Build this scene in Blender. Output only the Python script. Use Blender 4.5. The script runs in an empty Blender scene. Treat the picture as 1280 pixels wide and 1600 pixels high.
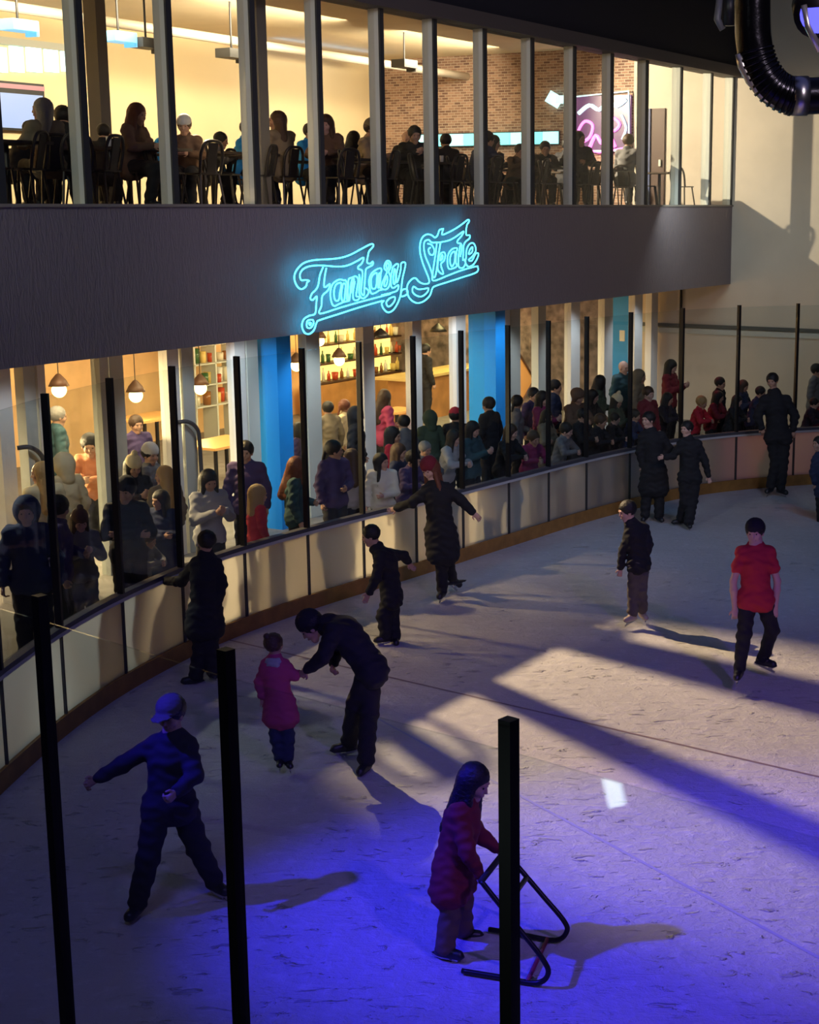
import bpy, math, random
import numpy as np
from mathutils import Vector, Matrix
random.seed(7)
SC = bpy.context.scene
COL = SC.collection

# ------------------------------------------------------------------ camera
F, PX, PY, HOR, EYE = 2400.0, 850.0, 800.0, 322.0, 5.2      # focal length, principal point and horizon in 1280x1600 pixels; eye height in m
PITCH = math.atan((PY - HOR) / F)
cd = bpy.data.cameras.new('camera'); cam = bpy.data.objects.new('camera', cd); COL.objects.link(cam)
cam.location = (0, 0, EYE); cam.rotation_euler = (math.pi / 2 - PITCH, 0, 0)
cd.sensor_fit = 'VERTICAL'; cd.sensor_height = 24.0; cd.lens = F / 1600 * 24.0
cd.shift_x = -(PX - 640) / 1600.0; cd.clip_end = 200; cd.clip_start = 0.1
SC.camera = cam
SC.view_settings.view_transform = 'Standard'; SC.view_settings.look = 'None'
SC.view_settings.gamma = 1.0; SC.view_settings.use_curve_mapping = False
SC.view_settings.exposure = 0.0
SC.cycles.use_denoising = True
SC.cycles.max_bounces = 8; SC.cycles.transparent_max_bounces = 24
SC.cycles.sample_clamp_indirect = 4.0

# the facade of the two-storey glazed building runs along FD from FA; FN points out to the rink
FA = Vector((-5.9, 16.8, 0)); FD = Vector((.477, .879, 0)).normalized(); FN = Vector((.879, -.477, 0)).normalized()
def fp(s, o, z): return FA + FD * s + FN * o + Vector((0, 0, z))
def ray(x, y):
    a = (x - PX) / F; b = (y - PY) / F
    return Vector((a, math.cos(PITCH) - b * math.sin(PITCH), -math.sin(PITCH) - b * math.cos(PITCH)))
def Wz(x, y, z=0.0):
    r = ray(x, y); t = (z - EYE) / r.z
    return Vector((r.x * t, r.y * t, z))
def WD(x, y, D):
    r = ray(x, y); t = D / r.y
    return Vector((r.x * t, D, EYE + r.z * t))
def Wf(x, y, o=0.0):                       # where the view ray meets the plane o metres in front of the facade
    r = ray(x, y); c = FA + FN * o
    t = c.dot(FN) / r.dot(FN)
    return Vector((r.x * t, r.y * t, EYE + r.z * t))
def We(x, y, s=21.34):                     # where it meets the end wall (across the facade at s)
    r = ray(x, y); c = FA + FD * s
    t = c.dot(FD) / r.dot(FD)
    return Vector((r.x * t, r.y * t, EYE + r.z * t))
def so(p):
    q = Vector((p[0], p[1], 0)) - FA
    return q.dot(FD), q.dot(FN)
def proj(v):
    z = v[2] - EYE; f = v[1] * math.cos(PITCH) - z * math.sin(PITCH); u = v[1] * math.sin(PITCH) + z * math.cos(PITCH)
    return PX + F * v[0] / f, PY - F * u / f

# ------------------------------------------------------------------ world and lamps
w = bpy.data.worlds.new('world'); SC.world = w; w.use_nodes = True
w.node_tree.nodes['Background'].inputs[0].default_value = (.10, .10, .17, 1)
w.node_tree.nodes['Background'].inputs[1].default_value = 0.10
def lamp(name, kind, loc, target, power, color, **kw):
    l = bpy.data.lights.new(name, kind); l.energy = power; l.color = color
    for k, v in kw.items(): setattr(l, k, v)
    o = bpy.data.objects.new(name, l); COL.objects.link(o); o.location = loc
    if target is not None:
        o.rotation_euler = (Vector(target) - Vector(loc)).to_track_quat('-Z', 'Y').to_euler()
    return o
R = math.radians
# dim coloured washes, unseen, added above the rink to tint the ice
lamp('rink_wash', 'AREA', (3, 14, 11), (2, 15, 0), 78, (.30, .34, 1.0), shape='RECTANGLE', size=12, size_y=14)
lamp('near_left_wash', 'SPOT', (-2.5, 4, 10), (-3.0, 12.5, 0), 650, (.26, .26, 1.0), spot_size=R(58), spot_blend=1.0, shadow_soft_size=.8)
lamp('far_rink_wash', 'SPOT', (6, 17, 11), (3.0, 23.5, 0), 750, (.25, .50, 1.0), spot_size=R(62), spot_blend=1.0, shadow_soft_size=1.0)
# saturated blue stage spot hanging off frame to the left
lamp('blue_spot', 'SPOT', (-7.2, 8.6, 8.0), (.45, 10.8, 0), 8200, (.03, .02, 1.0), spot_size=R(31), spot_blend=.9, shadow_soft_size=.12)
lamp('violet_spot', 'SPOT', (5.5, 1.5, 9.5), (2.9, 11.6, 0), 3200, (.30, .15, 1.0), spot_size=R(50), spot_blend=1.0, shadow_soft_size=.25)
# strong warm lamp inside the cafe, throws the long shadows of people and window posts over the ice
lamp('cafe_floodlight', 'SPOT', fp(3.2, -4.6, 2.1), fp(3.9, 2.0, .7), 1500, (1.0, .70, .34), spot_size=R(80), spot_blend=.4, shadow_soft_size=.09)
# track lamps of the upper restaurant: one shines out over the sill onto the ice, one along the end wall
lamp('restaurant_track_lamp', 'SPOT', fp(6.0, -3.2, 8.7), fp(2.0, 6.6, 0), 12500, (1.0, .71, .40), spot_size=R(31), spot_blend=.55, shadow_soft_size=.06)
lamp('restaurant_track_lamp', 'SPOT', fp(16.6, -4.7, 8.25), fp(21.3, .6, 6.3), 3000, (1.0, .82, .56), spot_size=R(75), spot_blend=.4, shadow_soft_size=.05)
lamp('left_wash', 'SPOT', (-6.5, 4.5, 9.5), (-2, 25, 6.0), 1500, (.92, 1.0, .90), spot_size=R(50), spot_blend=.8, shadow_soft_size=.8)  # unseen wash added from the left to brighten the mullion sides
# ceiling lamps of the upper restaurant
for i, s in enumerate((0, 6, 12, 18)):
    p = fp(s, -5.2, 8.6)
    lamp('restaurant_ceiling_light', 'AREA', p, fp(s, -9.7, 6.6), 380, (1.0, .82, .55), shape='RECTANGLE', size=4.0, size_y=1.0, spread=R(150))
for i, s in enumerate((1.0, 5, 9, 13, 17)):
    p = fp(s, -4.5, 3.6)
    lamp('cafe_ceiling_light', 'AREA', p, fp(s, -5.5, 0), 420, (1.0, .74, .40), shape='RECTANGLE', size=2.5, size_y=4)
# unseen cool spots added under the overhang to brighten columns and glazing
for i, s in enumerate((-1.5, 1.5, 4.5, 7.5, 10.5, 13.5, 16.5, 19.5)):
    p = fp(s, -.35, 3.40)
    lamp('overhang_fill', 'SPOT', p, fp(s, -1.9, 1.2), 34 if i < 3 else 85, (.85, .92, 1.0), spot_size=R(84), spot_blend=.6, shadow_soft_size=.1)
lamp('facade_wash', 'SPOT', (6, 6, 11), (-1.2, 26, 4.6), 2300, (1.0, .82, .95), spot_size=R(44), spot_blend=.8, shadow_soft_size=1.2)  # unseen wash added on the rink side to brighten the facade
for s, pw, c in ((-3.0, 150, (.80, .95, 1.0)), (-.8, 170, (.95, 1.0, .86)), (1.6, 360, (1.0, .72, .38)), (3.9, 480, (1.0, .66, .28)), (6.2, 260, (1.0, .64, .28)), (9.5, 22, (.8, .8, 1.0))):
    lamp('board_backlight', 'SPOT', fp(s, -1.0, 3.30), fp(s + .3, 1.6, .3), pw, c, spot_size=R(50), spot_blend=.6, shadow_soft_size=.05)  # added spots that make the board panels glow from behind
for x, o in ((385, -1.4), (728, -1.4)):
    p = Wf(x, 600, o); q = so(p)[0]
    lamp('column_fill', 'SPOT', fp(q - .9, -.9, 3.3), fp(q + .7, -1.75, 1.9), 110, (.80, .92, 1.0), spot_size=R(75), spot_blend=.6, shadow_soft_size=.08)  # added to brighten the sides of the blue columns
lamp('red_glow_fill', 'SPOT', (2.6, 31.2, 3.4), (4.2, 29.6, 1.7), 60, (1.0, .03, .08), spot_size=R(60), spot_blend=.5, shadow_soft_size=.05)  # added red spot, stands in for a red reflection in the glass
lamp('wall_fill', 'AREA', (3.4, 31.8, 5.6), (5.6, 35, 2.0), 30, (.75, .85, .80), shape='SQUARE', size=1.5)

# ------------------------------------------------------------------ materials
MATS = {}
def mat(name, col, rough=.6, metal=0.0, emit=None, es=1.0, bump=None, var=None, spec=.5, wave=None):
    if name in MATS: return MATS[name]
    m = bpy.data.materials.new(name); m.use_nodes = True; MATS[name] = m
    nt = m.node_tree; b = nt.nodes['Principled BSDF']
    b.inputs['Base Color'].default_value = (*col, 1); b.inputs['Roughness'].default_value = rough
    b.inputs['Metallic'].default_value = metal; b.inputs['Specular IOR Level'].default_value = spec
    if emit:
        b.inputs['Emission Color'].default_value = (*emit, 1); b.inputs['Emission Strength'].default_value = es
    tc = nt.nodes.new('ShaderNodeTexCoord')
    if var:                                        # (scale, amount): mottled colour
        n = nt.nodes.new('ShaderNodeTexNoise'); n.inputs['Scale'].default_value = var[0]; n.inputs['Detail'].default_value = 4
        nt.links.new(tc.outputs['Object'], n.inputs['Vector'])
        r = nt.nodes.new('ShaderNodeMapRange'); r.inputs['From Min'].default_value = .3; r.inputs['From Max'].default_value = .7
        r.inputs['To Min'].default_value = 1 - var[1]; r.inputs['To Max'].default_value = 1 + var[1]
        nt.links.new(n.outputs['Fac'], r.inputs['Value'])
        h = nt.nodes.new('ShaderNodeHueSaturation'); h.inputs['Color'].default_value = (*col, 1)
        nt.links.new(r.outputs['Result'], h.inputs['Value']); nt.links.new(h.outputs['Color'], b.inputs['Base Color'])
    if bump:                                       # (scale, strength)
        n = nt.nodes.new('ShaderNodeTexNoise'); n.inputs['Scale'].default_value = bump[0]; n.inputs['Detail'].default_value = 5
        nt.links.new(tc.outputs['Object'], n.inputs['Vector'])
        bm = nt.nodes.new('ShaderNodeBump'); bm.inputs['Strength'].default_value = bump[1]; bm.inputs['Distance'].default_value = .02 if bump[0] != 14 else .004
        nt.links.new(n.outputs['Fac'], bm.inputs['Height']); nt.links.new(bm.outputs['Normal'], b.inputs['Normal'])
    return m
def glassmat(name, tint=(1, 1, 1), refl=1.0):
    m = bpy.data.materials.new(name); m.use_nodes = True; nt = m.node_tree; nt.nodes.clear()
    o = nt.nodes.new('ShaderNodeOutputMaterial'); mx = nt.nodes.new('ShaderNodeMixShader')
    t = nt.nodes.new('ShaderNodeBsdfTransparent'); t.inputs[0].default_value = (*tint, 1)
    g = nt.nodes.new('ShaderNodeBsdfGlossy'); g.inputs['Roughness'].default_value = .03
    f = nt.nodes.new('ShaderNodeLayerWeight'); f.inputs['Blend'].default_value = .5
    pw = nt.nodes.new('ShaderNodeMath'); pw.operation = 'POWER'; pw.inputs[1].default_value = 5
    ma = nt.nodes.new('ShaderNodeMath'); ma.operation = 'MULTIPLY_ADD'; ma.inputs[1].default_value = .9 * refl; ma.inputs[2].default_value = .025 * refl
    nt.links.new(f.outputs['Facing'], pw.inputs[0]); nt.links.new(pw.outputs[0], ma.inputs[0]); nt.links.new(ma.outputs[0], mx.inputs[0])
    nt.links.new(t.outputs[0], mx.inputs[1]); nt.links.new(g.outputs[0], mx.inputs[2]); nt.links.new(mx.outputs[0], o.inputs[0])
    return m
def ice_material():
    m = bpy.data.materials.new('rink_ice'); m.use_nodes = True; nt = m.node_tree; b = nt.nodes['Principled BSDF']
    tc = nt.nodes.new('ShaderNodeTexCoord')
    def noise(sc, det=5, rough=.6, vec=None, dist=0):
        n = nt.nodes.new('ShaderNodeTexNoise'); n.inputs['Scale'].default_value = sc; n.inputs['Detail'].default_value = det
        n.inputs['Roughness'].default_value = rough; n.inputs['Distortion'].default_value = dist
        nt.links.new(vec or tc.outputs['Object'], n.inputs['Vector']); return n
    # skate scratches: noise stretched along two directions
    def stretched(ang, sx, sy, sc):
        mp = nt.nodes.new('ShaderNodeMapping'); mp.inputs['Rotation'].default_value = (0, 0, ang); mp.inputs['Scale'].default_value = (sx, sy, 1)
        nt.links.new(tc.outputs['Object'], mp.inputs['Vector']); return noise(sc, 4, .65, mp.outputs[0], .6)
    n1 = stretched(.5, 1, 7, 1.6); n2 = stretched(-.8, 1, 8, 1.3); n3 = noise(7, 7, .7); n4 = noise(.35, 3)
    def ramp(src, a, c, x0=0., x1=1.):
        r = nt.nodes.new('ShaderNodeMapRange'); r.inputs['From Min'].default_value = a; r.inputs['From Max'].default_value = c
        r.inputs['To Min'].default_value = x0; r.inputs['To Max'].default_value = x1
        nt.links.new(src, r.inputs['Value']); return r.outputs['Result']
    def math_(op, a, c):
        n = nt.nodes.new('ShaderNodeMath'); n.operation = op
        for i, v in enumerate((a, c)):
            if isinstance(v, (int, float)): n.inputs[i].default_value = v
            else: nt.links.new(v, n.inputs[i])
        return n.outputs[0]
    n5 = stretched(2.2, 1, 2.3, 4.2); n6 = noise(.55, 2)
    lumps = math_('MULTIPLY', ramp(n5.outputs['Fac'], .60, .68), ramp(n6.outputs['Fac'], .38, .55))
    scr = math_('ADD', ramp(n1.outputs['Fac'], .60, .72), ramp(n2.outputs['Fac'], .60, .72))
    chips = ramp(n3.outputs['Fac'], .52, .66)
    v = math_('ADD', math_('MULTIPLY', scr, .05), math_('SUBTRACT', math_('MULTIPLY', chips, .10), math_('MULTIPLY', lumps, .07)))
    v = math_('ADD', v, ramp(n4.outputs['Fac'], .3, .7, .50, .62))
    cm = nt.nodes.new('ShaderNodeCombineColor')
    nt.links.new(math_('MULTIPLY', v, .99), cm.inputs[0]); nt.links.new(math_('MULTIPLY', v, .97), cm.inputs[1]); nt.links.new(v, cm.inputs[2])
    nt.links.new(cm.outputs[0], b.inputs['Base Color'])
    nt.links.new(ramp(n3.outputs['Fac'], .35, .65, .42, .8), b.inputs['Roughness'])
    b.inputs['Specular IOR Level'].default_value = .35
    hgt = math_('ADD', math_('MULTIPLY', n3.outputs['Fac'], 1.0), math_('ADD', math_('MULTIPLY', scr, .2), math_('MULTIPLY', lumps, 1.1)))
    bp = nt.nodes.new('ShaderNodeBump'); bp.inputs['Strength'].default_value = .8; bp.inputs['Distance'].default_value = .06
    nt.links.new(hgt, bp.inputs['Height']); nt.links.new(bp.outputs[0], b.inputs['Normal'])
    return m
def board_material():
    m = bpy.data.materials.new('translucent_board'); m.use_nodes = True; nt = m.node_tree; nt.nodes.clear()
    o = nt.nodes.new('ShaderNodeOutputMaterial'); mx = nt.nodes.new('ShaderNodeMixShader'); mx.inputs[0].default_value = .72
    d = nt.nodes.new('ShaderNodeBsdfDiffuse'); d.inputs[0].default_value = (.28, .28, .33, 1)
    t = nt.nodes.new('ShaderNodeBsdfTranslucent'); t.inputs[0].default_value = (.95, .95, .93, 1)
    nt.links.new(d.outputs[0], mx.inputs[1]); nt.links.new(t.outputs[0], mx.inputs[2]); nt.links.new(mx.outputs[0], o.inputs[0])
    return m
def brick_material():
    m = bpy.data.materials.new('red_brick'); m.use_nodes = True; nt = m.node_tree; b = nt.nodes['Principled BSDF']
    tc = nt.nodes.new('ShaderNodeTexCoord'); br = nt.nodes.new('ShaderNodeTexBrick')
    mp = nt.nodes.new('ShaderNodeMapping'); mp.inputs['Rotation'].default_value = (R(90), 0, 0)
    nt.links.new(tc.outputs['Object'], mp.inputs[0]); nt.links.new(mp.outputs[0], br.inputs['Vector'])
    br.inputs['Color1'].default_value = (.46, .29, .21, 1); br.inputs['Color2'].default_value = (.17, .09, .07, 1); br.inputs['Mortar'].default_value = (.55, .46, .37, 1)
    br.inputs['Scale'].default_value = 4.2; br.inputs['Brick Width'].default_value = .75; br.inputs['Row Height'].default_value = .26; br.inputs['Mortar Size'].default_value = .03
    nt.links.new(br.outputs['Color'], b.inputs['Base Color']); b.inputs['Roughness'].default_value = .9
    return m
def fascia_material():
    m = bpy.data.materials.new('ribbed_fascia'); m.use_nodes = True; nt = m.node_tree; b = nt.nodes['Principled BSDF']
    b.inputs['Base Color'].default_value = (.26, .22, .25, 1); b.inputs['Roughness'].default_value = .55
    tc = nt.nodes.new('ShaderNodeTexCoord'); mp = nt.nodes.new('ShaderNodeMapping'); mp.inputs['Scale'].default_value = (14, 14, 3)
    nt.links.new(tc.outputs['Object'], mp.inputs[0])
    n = nt.nodes.new('ShaderNodeTexNoise'); n.inputs['Scale'].default_value = 1.6; n.inputs['Detail'].default_value = 4; n.inputs['Distortion'].default_value = 1.2
    nt.links.new(mp.outputs[0], n.inputs['Vector'])
    bp = nt.nodes.new('ShaderNodeBump'); bp.inputs['Strength'].default_value = 1.0; bp.inputs['Distance'].default_value = .02
    nt.links.new(n.outputs['Fac'], bp.inputs['Height']); nt.links.new(bp.outputs[0], b.inputs['Normal'])
    return m
M_ICE = ice_material(); M_BOARD = board_material(); M_BRICK = brick_material(); M_FASCIA = fascia_material()
M_GLASS = glassmat('rink_glass', (.93, .96, .96)); M_WIN = glassmat('window_glass', (.95, .96, .95), .8)
M_BLACK = mat('black_metal', (.012, .012, .014), .4, .3)
M_DARK = mat('dark_ceiling', (.012, .012, .022), .8)
M_ALU = mat('aluminium', (.62, .66, .62), .5, .0, bump=(30, .05))
M_ALU_D = mat('dark_gasket', (.04, .042, .045), .6)
M_WHITE = mat('white_column', (.88, .88, .86), .5)
M_CREAM = mat('cream_plaster', (.80, .68, .46), .85, var=(1.5, .05))
M_WALLR = mat('beige_panel', (.66, .60, .52), .85, var=(1.2, .05))
M_YEL = mat('yellow_kick', (.34, .17, .04), .5, var=(6, .2))
M_GREY = mat('grey_cap', (.07, .07, .085), .5)
M_BLUE = mat('blue_paint', (.01, .34, 1.0), .5)
M_WOOD = mat('warm_wood', (.50, .24, .08), .6, var=(3, .25))
M_WOODD = mat('dark_wood', (.10, .05, .03), .5, var=(5, .3))
M_FLOOR = mat('grey_floor', (.22, .21, .20), .6, var=(4, .2))

# ------------------------------------------------------------------ mesh helpers
def tag(o, label=None, cat=None, group=None, kind=None):
    if label: o['label'] = label
    if cat: o['category'] = cat
    if group: o['group'] = group
    if kind: o['kind'] = kind
    return o
def empty(name, loc=(0, 0, 0), rz=0.0, label=None, cat=None, group=None, kind=None):
    o = bpy.data.objects.new(name, None); COL.objects.link(o); o.location = loc; o.rotation_euler = (0, 0, rz)
    o.empty_display_size = .1
    return tag(o, label, cat, group, kind)
def mobj(name, V, Fc, m, parent=None, smooth=False):
    me = bpy.data.meshes.new(name); me.from_pydata(V, [], Fc)
    if m: me.materials.append(m)
    if smooth: me.polygons.foreach_set('use_smooth', [True] * len(me.polygons))
    me.update()
    o = bpy.data.objects.new(name, me); COL.objects.link(o)
    if parent is not None: o.parent = parent
    return o
class MB:
    def __init__(s): s.V = []; s.F = []
    def box(s, c, size, rot=None, bevel=0):
        hx, hy, hz = size[0] / 2, size[1] / 2, size[2] / 2; n = len(s.V); c = Vector(c)
        for x, y, z in ((-1, -1, -1), (1, -1, -1), (1, 1, -1), (-1, 1, -1), (-1, -1, 1), (1, -1, 1), (1, 1, 1), (-1, 1, 1)):
            v = Vector((x * hx, y * hy, z * hz))
            if rot is not None: v = rot @ v
            s.V.append(tuple(c + v))
        for f in ((0, 3, 2, 1), (4, 5, 6, 7), (0, 1, 5, 4), (1, 2, 6, 5), (2, 3, 7, 6), (3, 0, 4, 7)): s.F.append(tuple(n + i for i in f))
        return s
    def fbox(s, s0, s1, o0, o1, z0, z1):          # box in the facade's frame
        n = len(s.V)
        for a, b, c in ((s0, o0, z0), (s1, o0, z0), (s1, o1, z0), (s0, o1, z0), (s0, o0, z1), (s1, o0, z1), (s1, o1, z1), (s0, o1, z1)):
            s.V.append(tuple(fp(a, b, c)))
        # FD x FN points down, so the winding is mirrored
        for f in ((0, 1, 2, 3), (4, 7, 6, 5), (0, 4, 5, 1), (1, 5, 6, 2), (2, 6, 7, 3), (3, 7, 4, 0)): s.F.append(tuple(n + i for i in f))
        return s
    def tube(s, pts, r, seg=8, closed=False, r2=None):
        pts = [Vector(p) for p in pts]; n = len(pts); base = len(s.V)
        up = Vector((0, 0, 1)); prev = None
        for i, p in enumerate(pts):
            if closed: t = pts[(i + 1) % n] - pts[i - 1]
            else: t = pts[min(i + 1, n - 1)] - pts[max(i - 1, 0)]
            t = t.normalized() if t.length > 1e-9 else Vector((0, 0, 1))
            if prev is None:
                a = t.cross(up) if abs(t.dot(up)) < .95 else t.cross(Vector((1, 0, 0)))
            else: a = prev - t * prev.dot(t)
            a.normalize(); prev = a; b = t.cross(a)
            rr = r if r2 is None else r + (r2 - r) * i / max(1, n - 1)
            for k in range(seg):
                q = 2 * math.pi * k / seg
                s.V.append(tuple(p + a * (rr * math.cos(q)) + b * (rr * math.sin(q))))
        m = n if closed else n - 1
        for i in range(m):
            for k in range(seg):
                i2 = (i + 1) % n
                s.F.append((base + i * seg + k, base + i * seg + (k + 1) % seg, base + i2 * seg + (k + 1) % seg, base + i2 * seg + k))
        if not closed:
            s.F.append(tuple(base + k for k in reversed(range(seg)))); s.F.append(tuple(base + (n - 1) * seg + k for k in range(seg)))
        return s
    def lathe(s, prof, c=(0, 0, 0), seg=16):        # profile of (radius, z)
        base = len(s.V); c = Vector(c)
        for r, z in prof:
            for k in range(seg):
                q = 2 * math.pi * k / seg; s.V.append((c.x + r * math.cos(q), c.y + r * math.sin(q), c.z + z))
        for i in range(len(prof) - 1):
            for k in range(seg):
                s.F.append((base + i * seg + k, base + i * seg + (k + 1) % seg, base + (i + 1) * seg + (k + 1) % seg, base + (i + 1) * seg + k))
        return s
    def prism(s, path, o0, o1, z0, z1):             # wall following a plan path, between two offsets to its left
        n = len(path); N = []
        for i in range(n):
            t = (Vector(path[min(i + 1, n - 1)]) - Vector(path[max(i - 1, 0)])); t.z = 0; t.normalize(); N.append(Vector((-t.y, t.x, 0)))
        base = len(s.V)
        for i, p in enumerate(path):
            p = Vector((p[0], p[1], 0))
            for o, z in ((o0, z0), (o1, z0), (o1, z1), (o0, z1)): s.V.append(tuple(p + N[i] * o + Vector((0, 0, z))))
        for i in range(n - 1):
            a = base + i * 4; b = a + 4
            for k in range(4): s.F.append((a + k, b + k, b + (k + 1) % 4, a + (k + 1) % 4))
        s.F.append((base, base + 1, base + 2, base + 3)); e = base + (n - 1) * 4; s.F.append((e + 3, e + 2, e + 1, e))
        return s
    def build(s, name, m, parent=None, smooth=False):
        return mobj(name, s.V, s.F, m, parent, smooth)
def struct(name, mb, m, parent=None):
    o = mb.build(name, m, parent)
    if parent is None: o['kind'] = 'structure'
    return o
def catmull(P, per=6, closed=False):
    P = [Vector(p) for p in P]; n = len(P); out = []
    for i in range(n if closed else n - 1):
        g = (lambda k: P[k % n]) if closed else (lambda k: P[max(0, min(n - 1, k))])
        a, b, c, d = g(i - 1), g(i), g(i + 1), g(i + 2)
        for j in range(per):
            t = j / per
            out.append(.5 * ((2 * b) + (c - a) * t + (2 * a - 5 * b + 4 * c - d) * t * t + (3 * b - a - 3 * c + d) * t ** 3))
    if not closed: out.append(P[-1])
    return out
def copy_tree(o, parent=None):
    c = o.copy(); COL.objects.link(c); c.parent = parent
    for ch in list(o.children): copy_tree(ch, c)
    return c
# ================================================================== THE SETTING
st = struct
st('floor', MB().box((0, 20, -.1), (60, 60, .2)), M_ICE)
# painted lines under the ice
flo = bpy.data.objects['floor']
def iceline(p, q, wd, m):
    a, b = Wz(*p), Wz(*q); d = (b - a).normalized(); n = Vector((-d.y, d.x, 0)) * wd / 2
    a = a - d * 1.0; b = b + d * 6; z = Vector((0, 0, .003))
    mobj('ice_line', [tuple(a - n + z), tuple(b - n + z), tuple(b + n + z), tuple(a + n + z)], [(0, 1, 2, 3)], m, flo)
M_LINE = mat('faded_red_line', (.22, .16, .19), .5); M_LINE2 = mat('faded_blue_line', (.38, .37, .56), .5)
iceline((400, 1010), (1280, 1214), .035, M_LINE)
iceline((640, 1150), (1000, 1345), .03, M_LINE2)

walk = MB().fbox(-8, 21.3, -12, 6.2, .02, .25)
# raised rubber walkway behind the boards and the cafe floor
BP = [(-4.95, 8.0), (-4.98, 11.0), (-4.93, 13.0), (-4.8, 14.8), (-4.5, 16.35), (-3.95, 17.95), (-3.05, 19.6), (-1.8, 21.45), (-.5, 23.45), (1.1, 25.8), (2.95, 27.8), (5.2, 28.85), (7.4, 29.2), (9.5, 29.3)]
BPATH = catmull([(x, y, 0) for x, y in BP], 8)
L = [0.0]
for i in range(1, len(BPATH)): L.append(L[-1] + (BPATH[i] - BPATH[i - 1]).length)
def bpt(l, off=0.0, z=0.0):
    l = max(0, min(L[-1] - 1e-6, l)); i = max(k for k in range(len(L) - 1) if L[k] <= l)
    t = (l - L[i]) / (L[i + 1] - L[i]); d = (BPATH[i + 1] - BPATH[i]).normalized()
    return BPATH[i].lerp(BPATH[i + 1], t) + Vector((-d.y, d.x, 0)) * off + Vector((0, 0, z)), d
pts = [bpt(l, .07)[0] for l in np.linspace(0, L[-1], 50)]
back = [fp(-9, 4, 0), fp(-9, -12, 0), fp(21.3, -12, 0), fp(21.3, 5, 0)]
poly = [(p.x, p.y) for p in pts] + [(9.5, 33.0)] + [(v.x, v.y) for v in (fp(21.3, -12, 0), fp(-9, -12, 0))] + [(-14, 8)]
n = len(poly)
wo = mobj('floor_walkway', [(x, y, .25) for x, y in poly] + [(x, y, .0) for x, y in poly],
     [tuple(range(n))] + [(i, n + i, n + (i + 1) % n, (i + 1) % n) for i in range(n)], M_FLOOR)
wo['kind'] = 'structure'

# two-storey building: fascia band, upper floor slab, header, end walls, back walls
S0, S1, OB = -6.0, 21.34, -9.7
ZF, ZS, ZW = 3.45, 5.19, 8.02
st('wall_fascia', MB().fbox(S0, S1, -.28, 0, ZF, ZS), M_FASCIA)
st('floor_restaurant', MB().fbox(S0, S1, OB, -.28, 4.75, 5.17), M_WOODD)
st('ceiling_cafe', MB().fbox(S0, S1, OB, -.28, ZF + .25, 4.74), mat('cafe_ceiling', (.35, .24, .15), .9))
st('ceiling_restaurant', MB().fbox(S0, S1, OB, -.30, 8.8, 9.0), M_CREAM)
st('wall_header', MB().fbox(S0, S1 + .3, -.28, .05, ZW + .16, 12.5), M_DARK)
st('trim_1', MB().fbox(S0, S1, -.3, .14, ZW, ZW + .22), mat('brown_trim', (.10, .085, .08), .6))
st('trim_2', MB().fbox(S0, S1, -.2, .03, ZS - .0, ZS + .035), mat('sill_trim', (.30, .27, .24), .5))
st('wall_back_upper', MB().fbox(S0, S1, OB - .2, OB, 5.17, 8.8), mat('restaurant_plaster', (.88, .72, .44), .85, var=(.6, .06)))
st('wall_back_lower', MB().fbox(S0, S1, OB - .2, OB, .25, 3.7), mat('cafe_plaster', (.85, .56, .28), .85, var=(1.2, .2)))
st('wall_left_end', MB().fbox(S0 - .2, S0, OB, 0, .25, 8.8), M_CREAM)
# brick end wall: its own local frame so the bricks run along it
p0 = fp(S1, OB, 5.17)
bw = MB().box((3.6, .1, 1.815), (7.2, .2, 3.63)).build('wall_brick', M_BRICK); bw['kind'] = 'structure'
bw.location = p0; bw.rotation_euler = (0, 0, math.atan2(FN.y, FN.x)); 
st('wall_right', MB().fbox(S1, S1 + .2, -2.5, 9.0, .0, 12.5), M_WALLR)
st('wall_end_lower', MB().fbox(S1, S1 + .2, OB, -2.5, .25, 5.17), mat('mural_wall', (.17, .13, .13), .8, var=(5, .7)))
st('trim_3', MB().fbox(S1 - .07, S1, -2.5, 9.0, 2.42, 2.50), mat('dark_rail', (.09, .10, .10), .5))
st('trim_4', MB().fbox(S1 - .05, S1, -2.5, 9.0, 2.28, 2.40), mat('pale_rail', (.55, .58, .56), .5))
st('ceiling', MB().box((0, 15, 12.7), (60, 60, .2)), M_DARK)
st('wall_far_right', MB().box((14, 34.5, 6), (10, .3, 12.5)), M_WALLR)
# doorway on the end wall of the restaurant
q0, q1 = so(We(1013, 200))[1], so(We(1040, 200))[1]
d = empty('door_1', fp(S1, (q0 + q1) / 2, 5.17)); d['kind'] = 'structure'
def child_at(mb, name, m, par, smooth=False):      # world-space mesh parented to an empty
    o = mb.build(name, m, par, smooth); o.matrix_parent_inverse = Matrix.LocRotScale(par.location, par.rotation_euler, par.scale).inverted(); return o
child_at(MB().fbox(S1 - .05, S1 - .005, q0, q1, 5.17, 7.4), 'door_leaf', mat('dark_door', (.10, .06, .05), .5), d)
child_at(MB().fbox(S1 - .09, S1 - .055, q0, q0 + .09, 5.17, 7.4), 'door_frame', mat('navy_frame', (.05, .08, .22), .5), d)
child_at(MB().fbox(S1 - .1, S1 - .05, q1 - .12, q1 - .07, 6.1, 6.25), 'door_handle', M_ALU, d)

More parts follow.
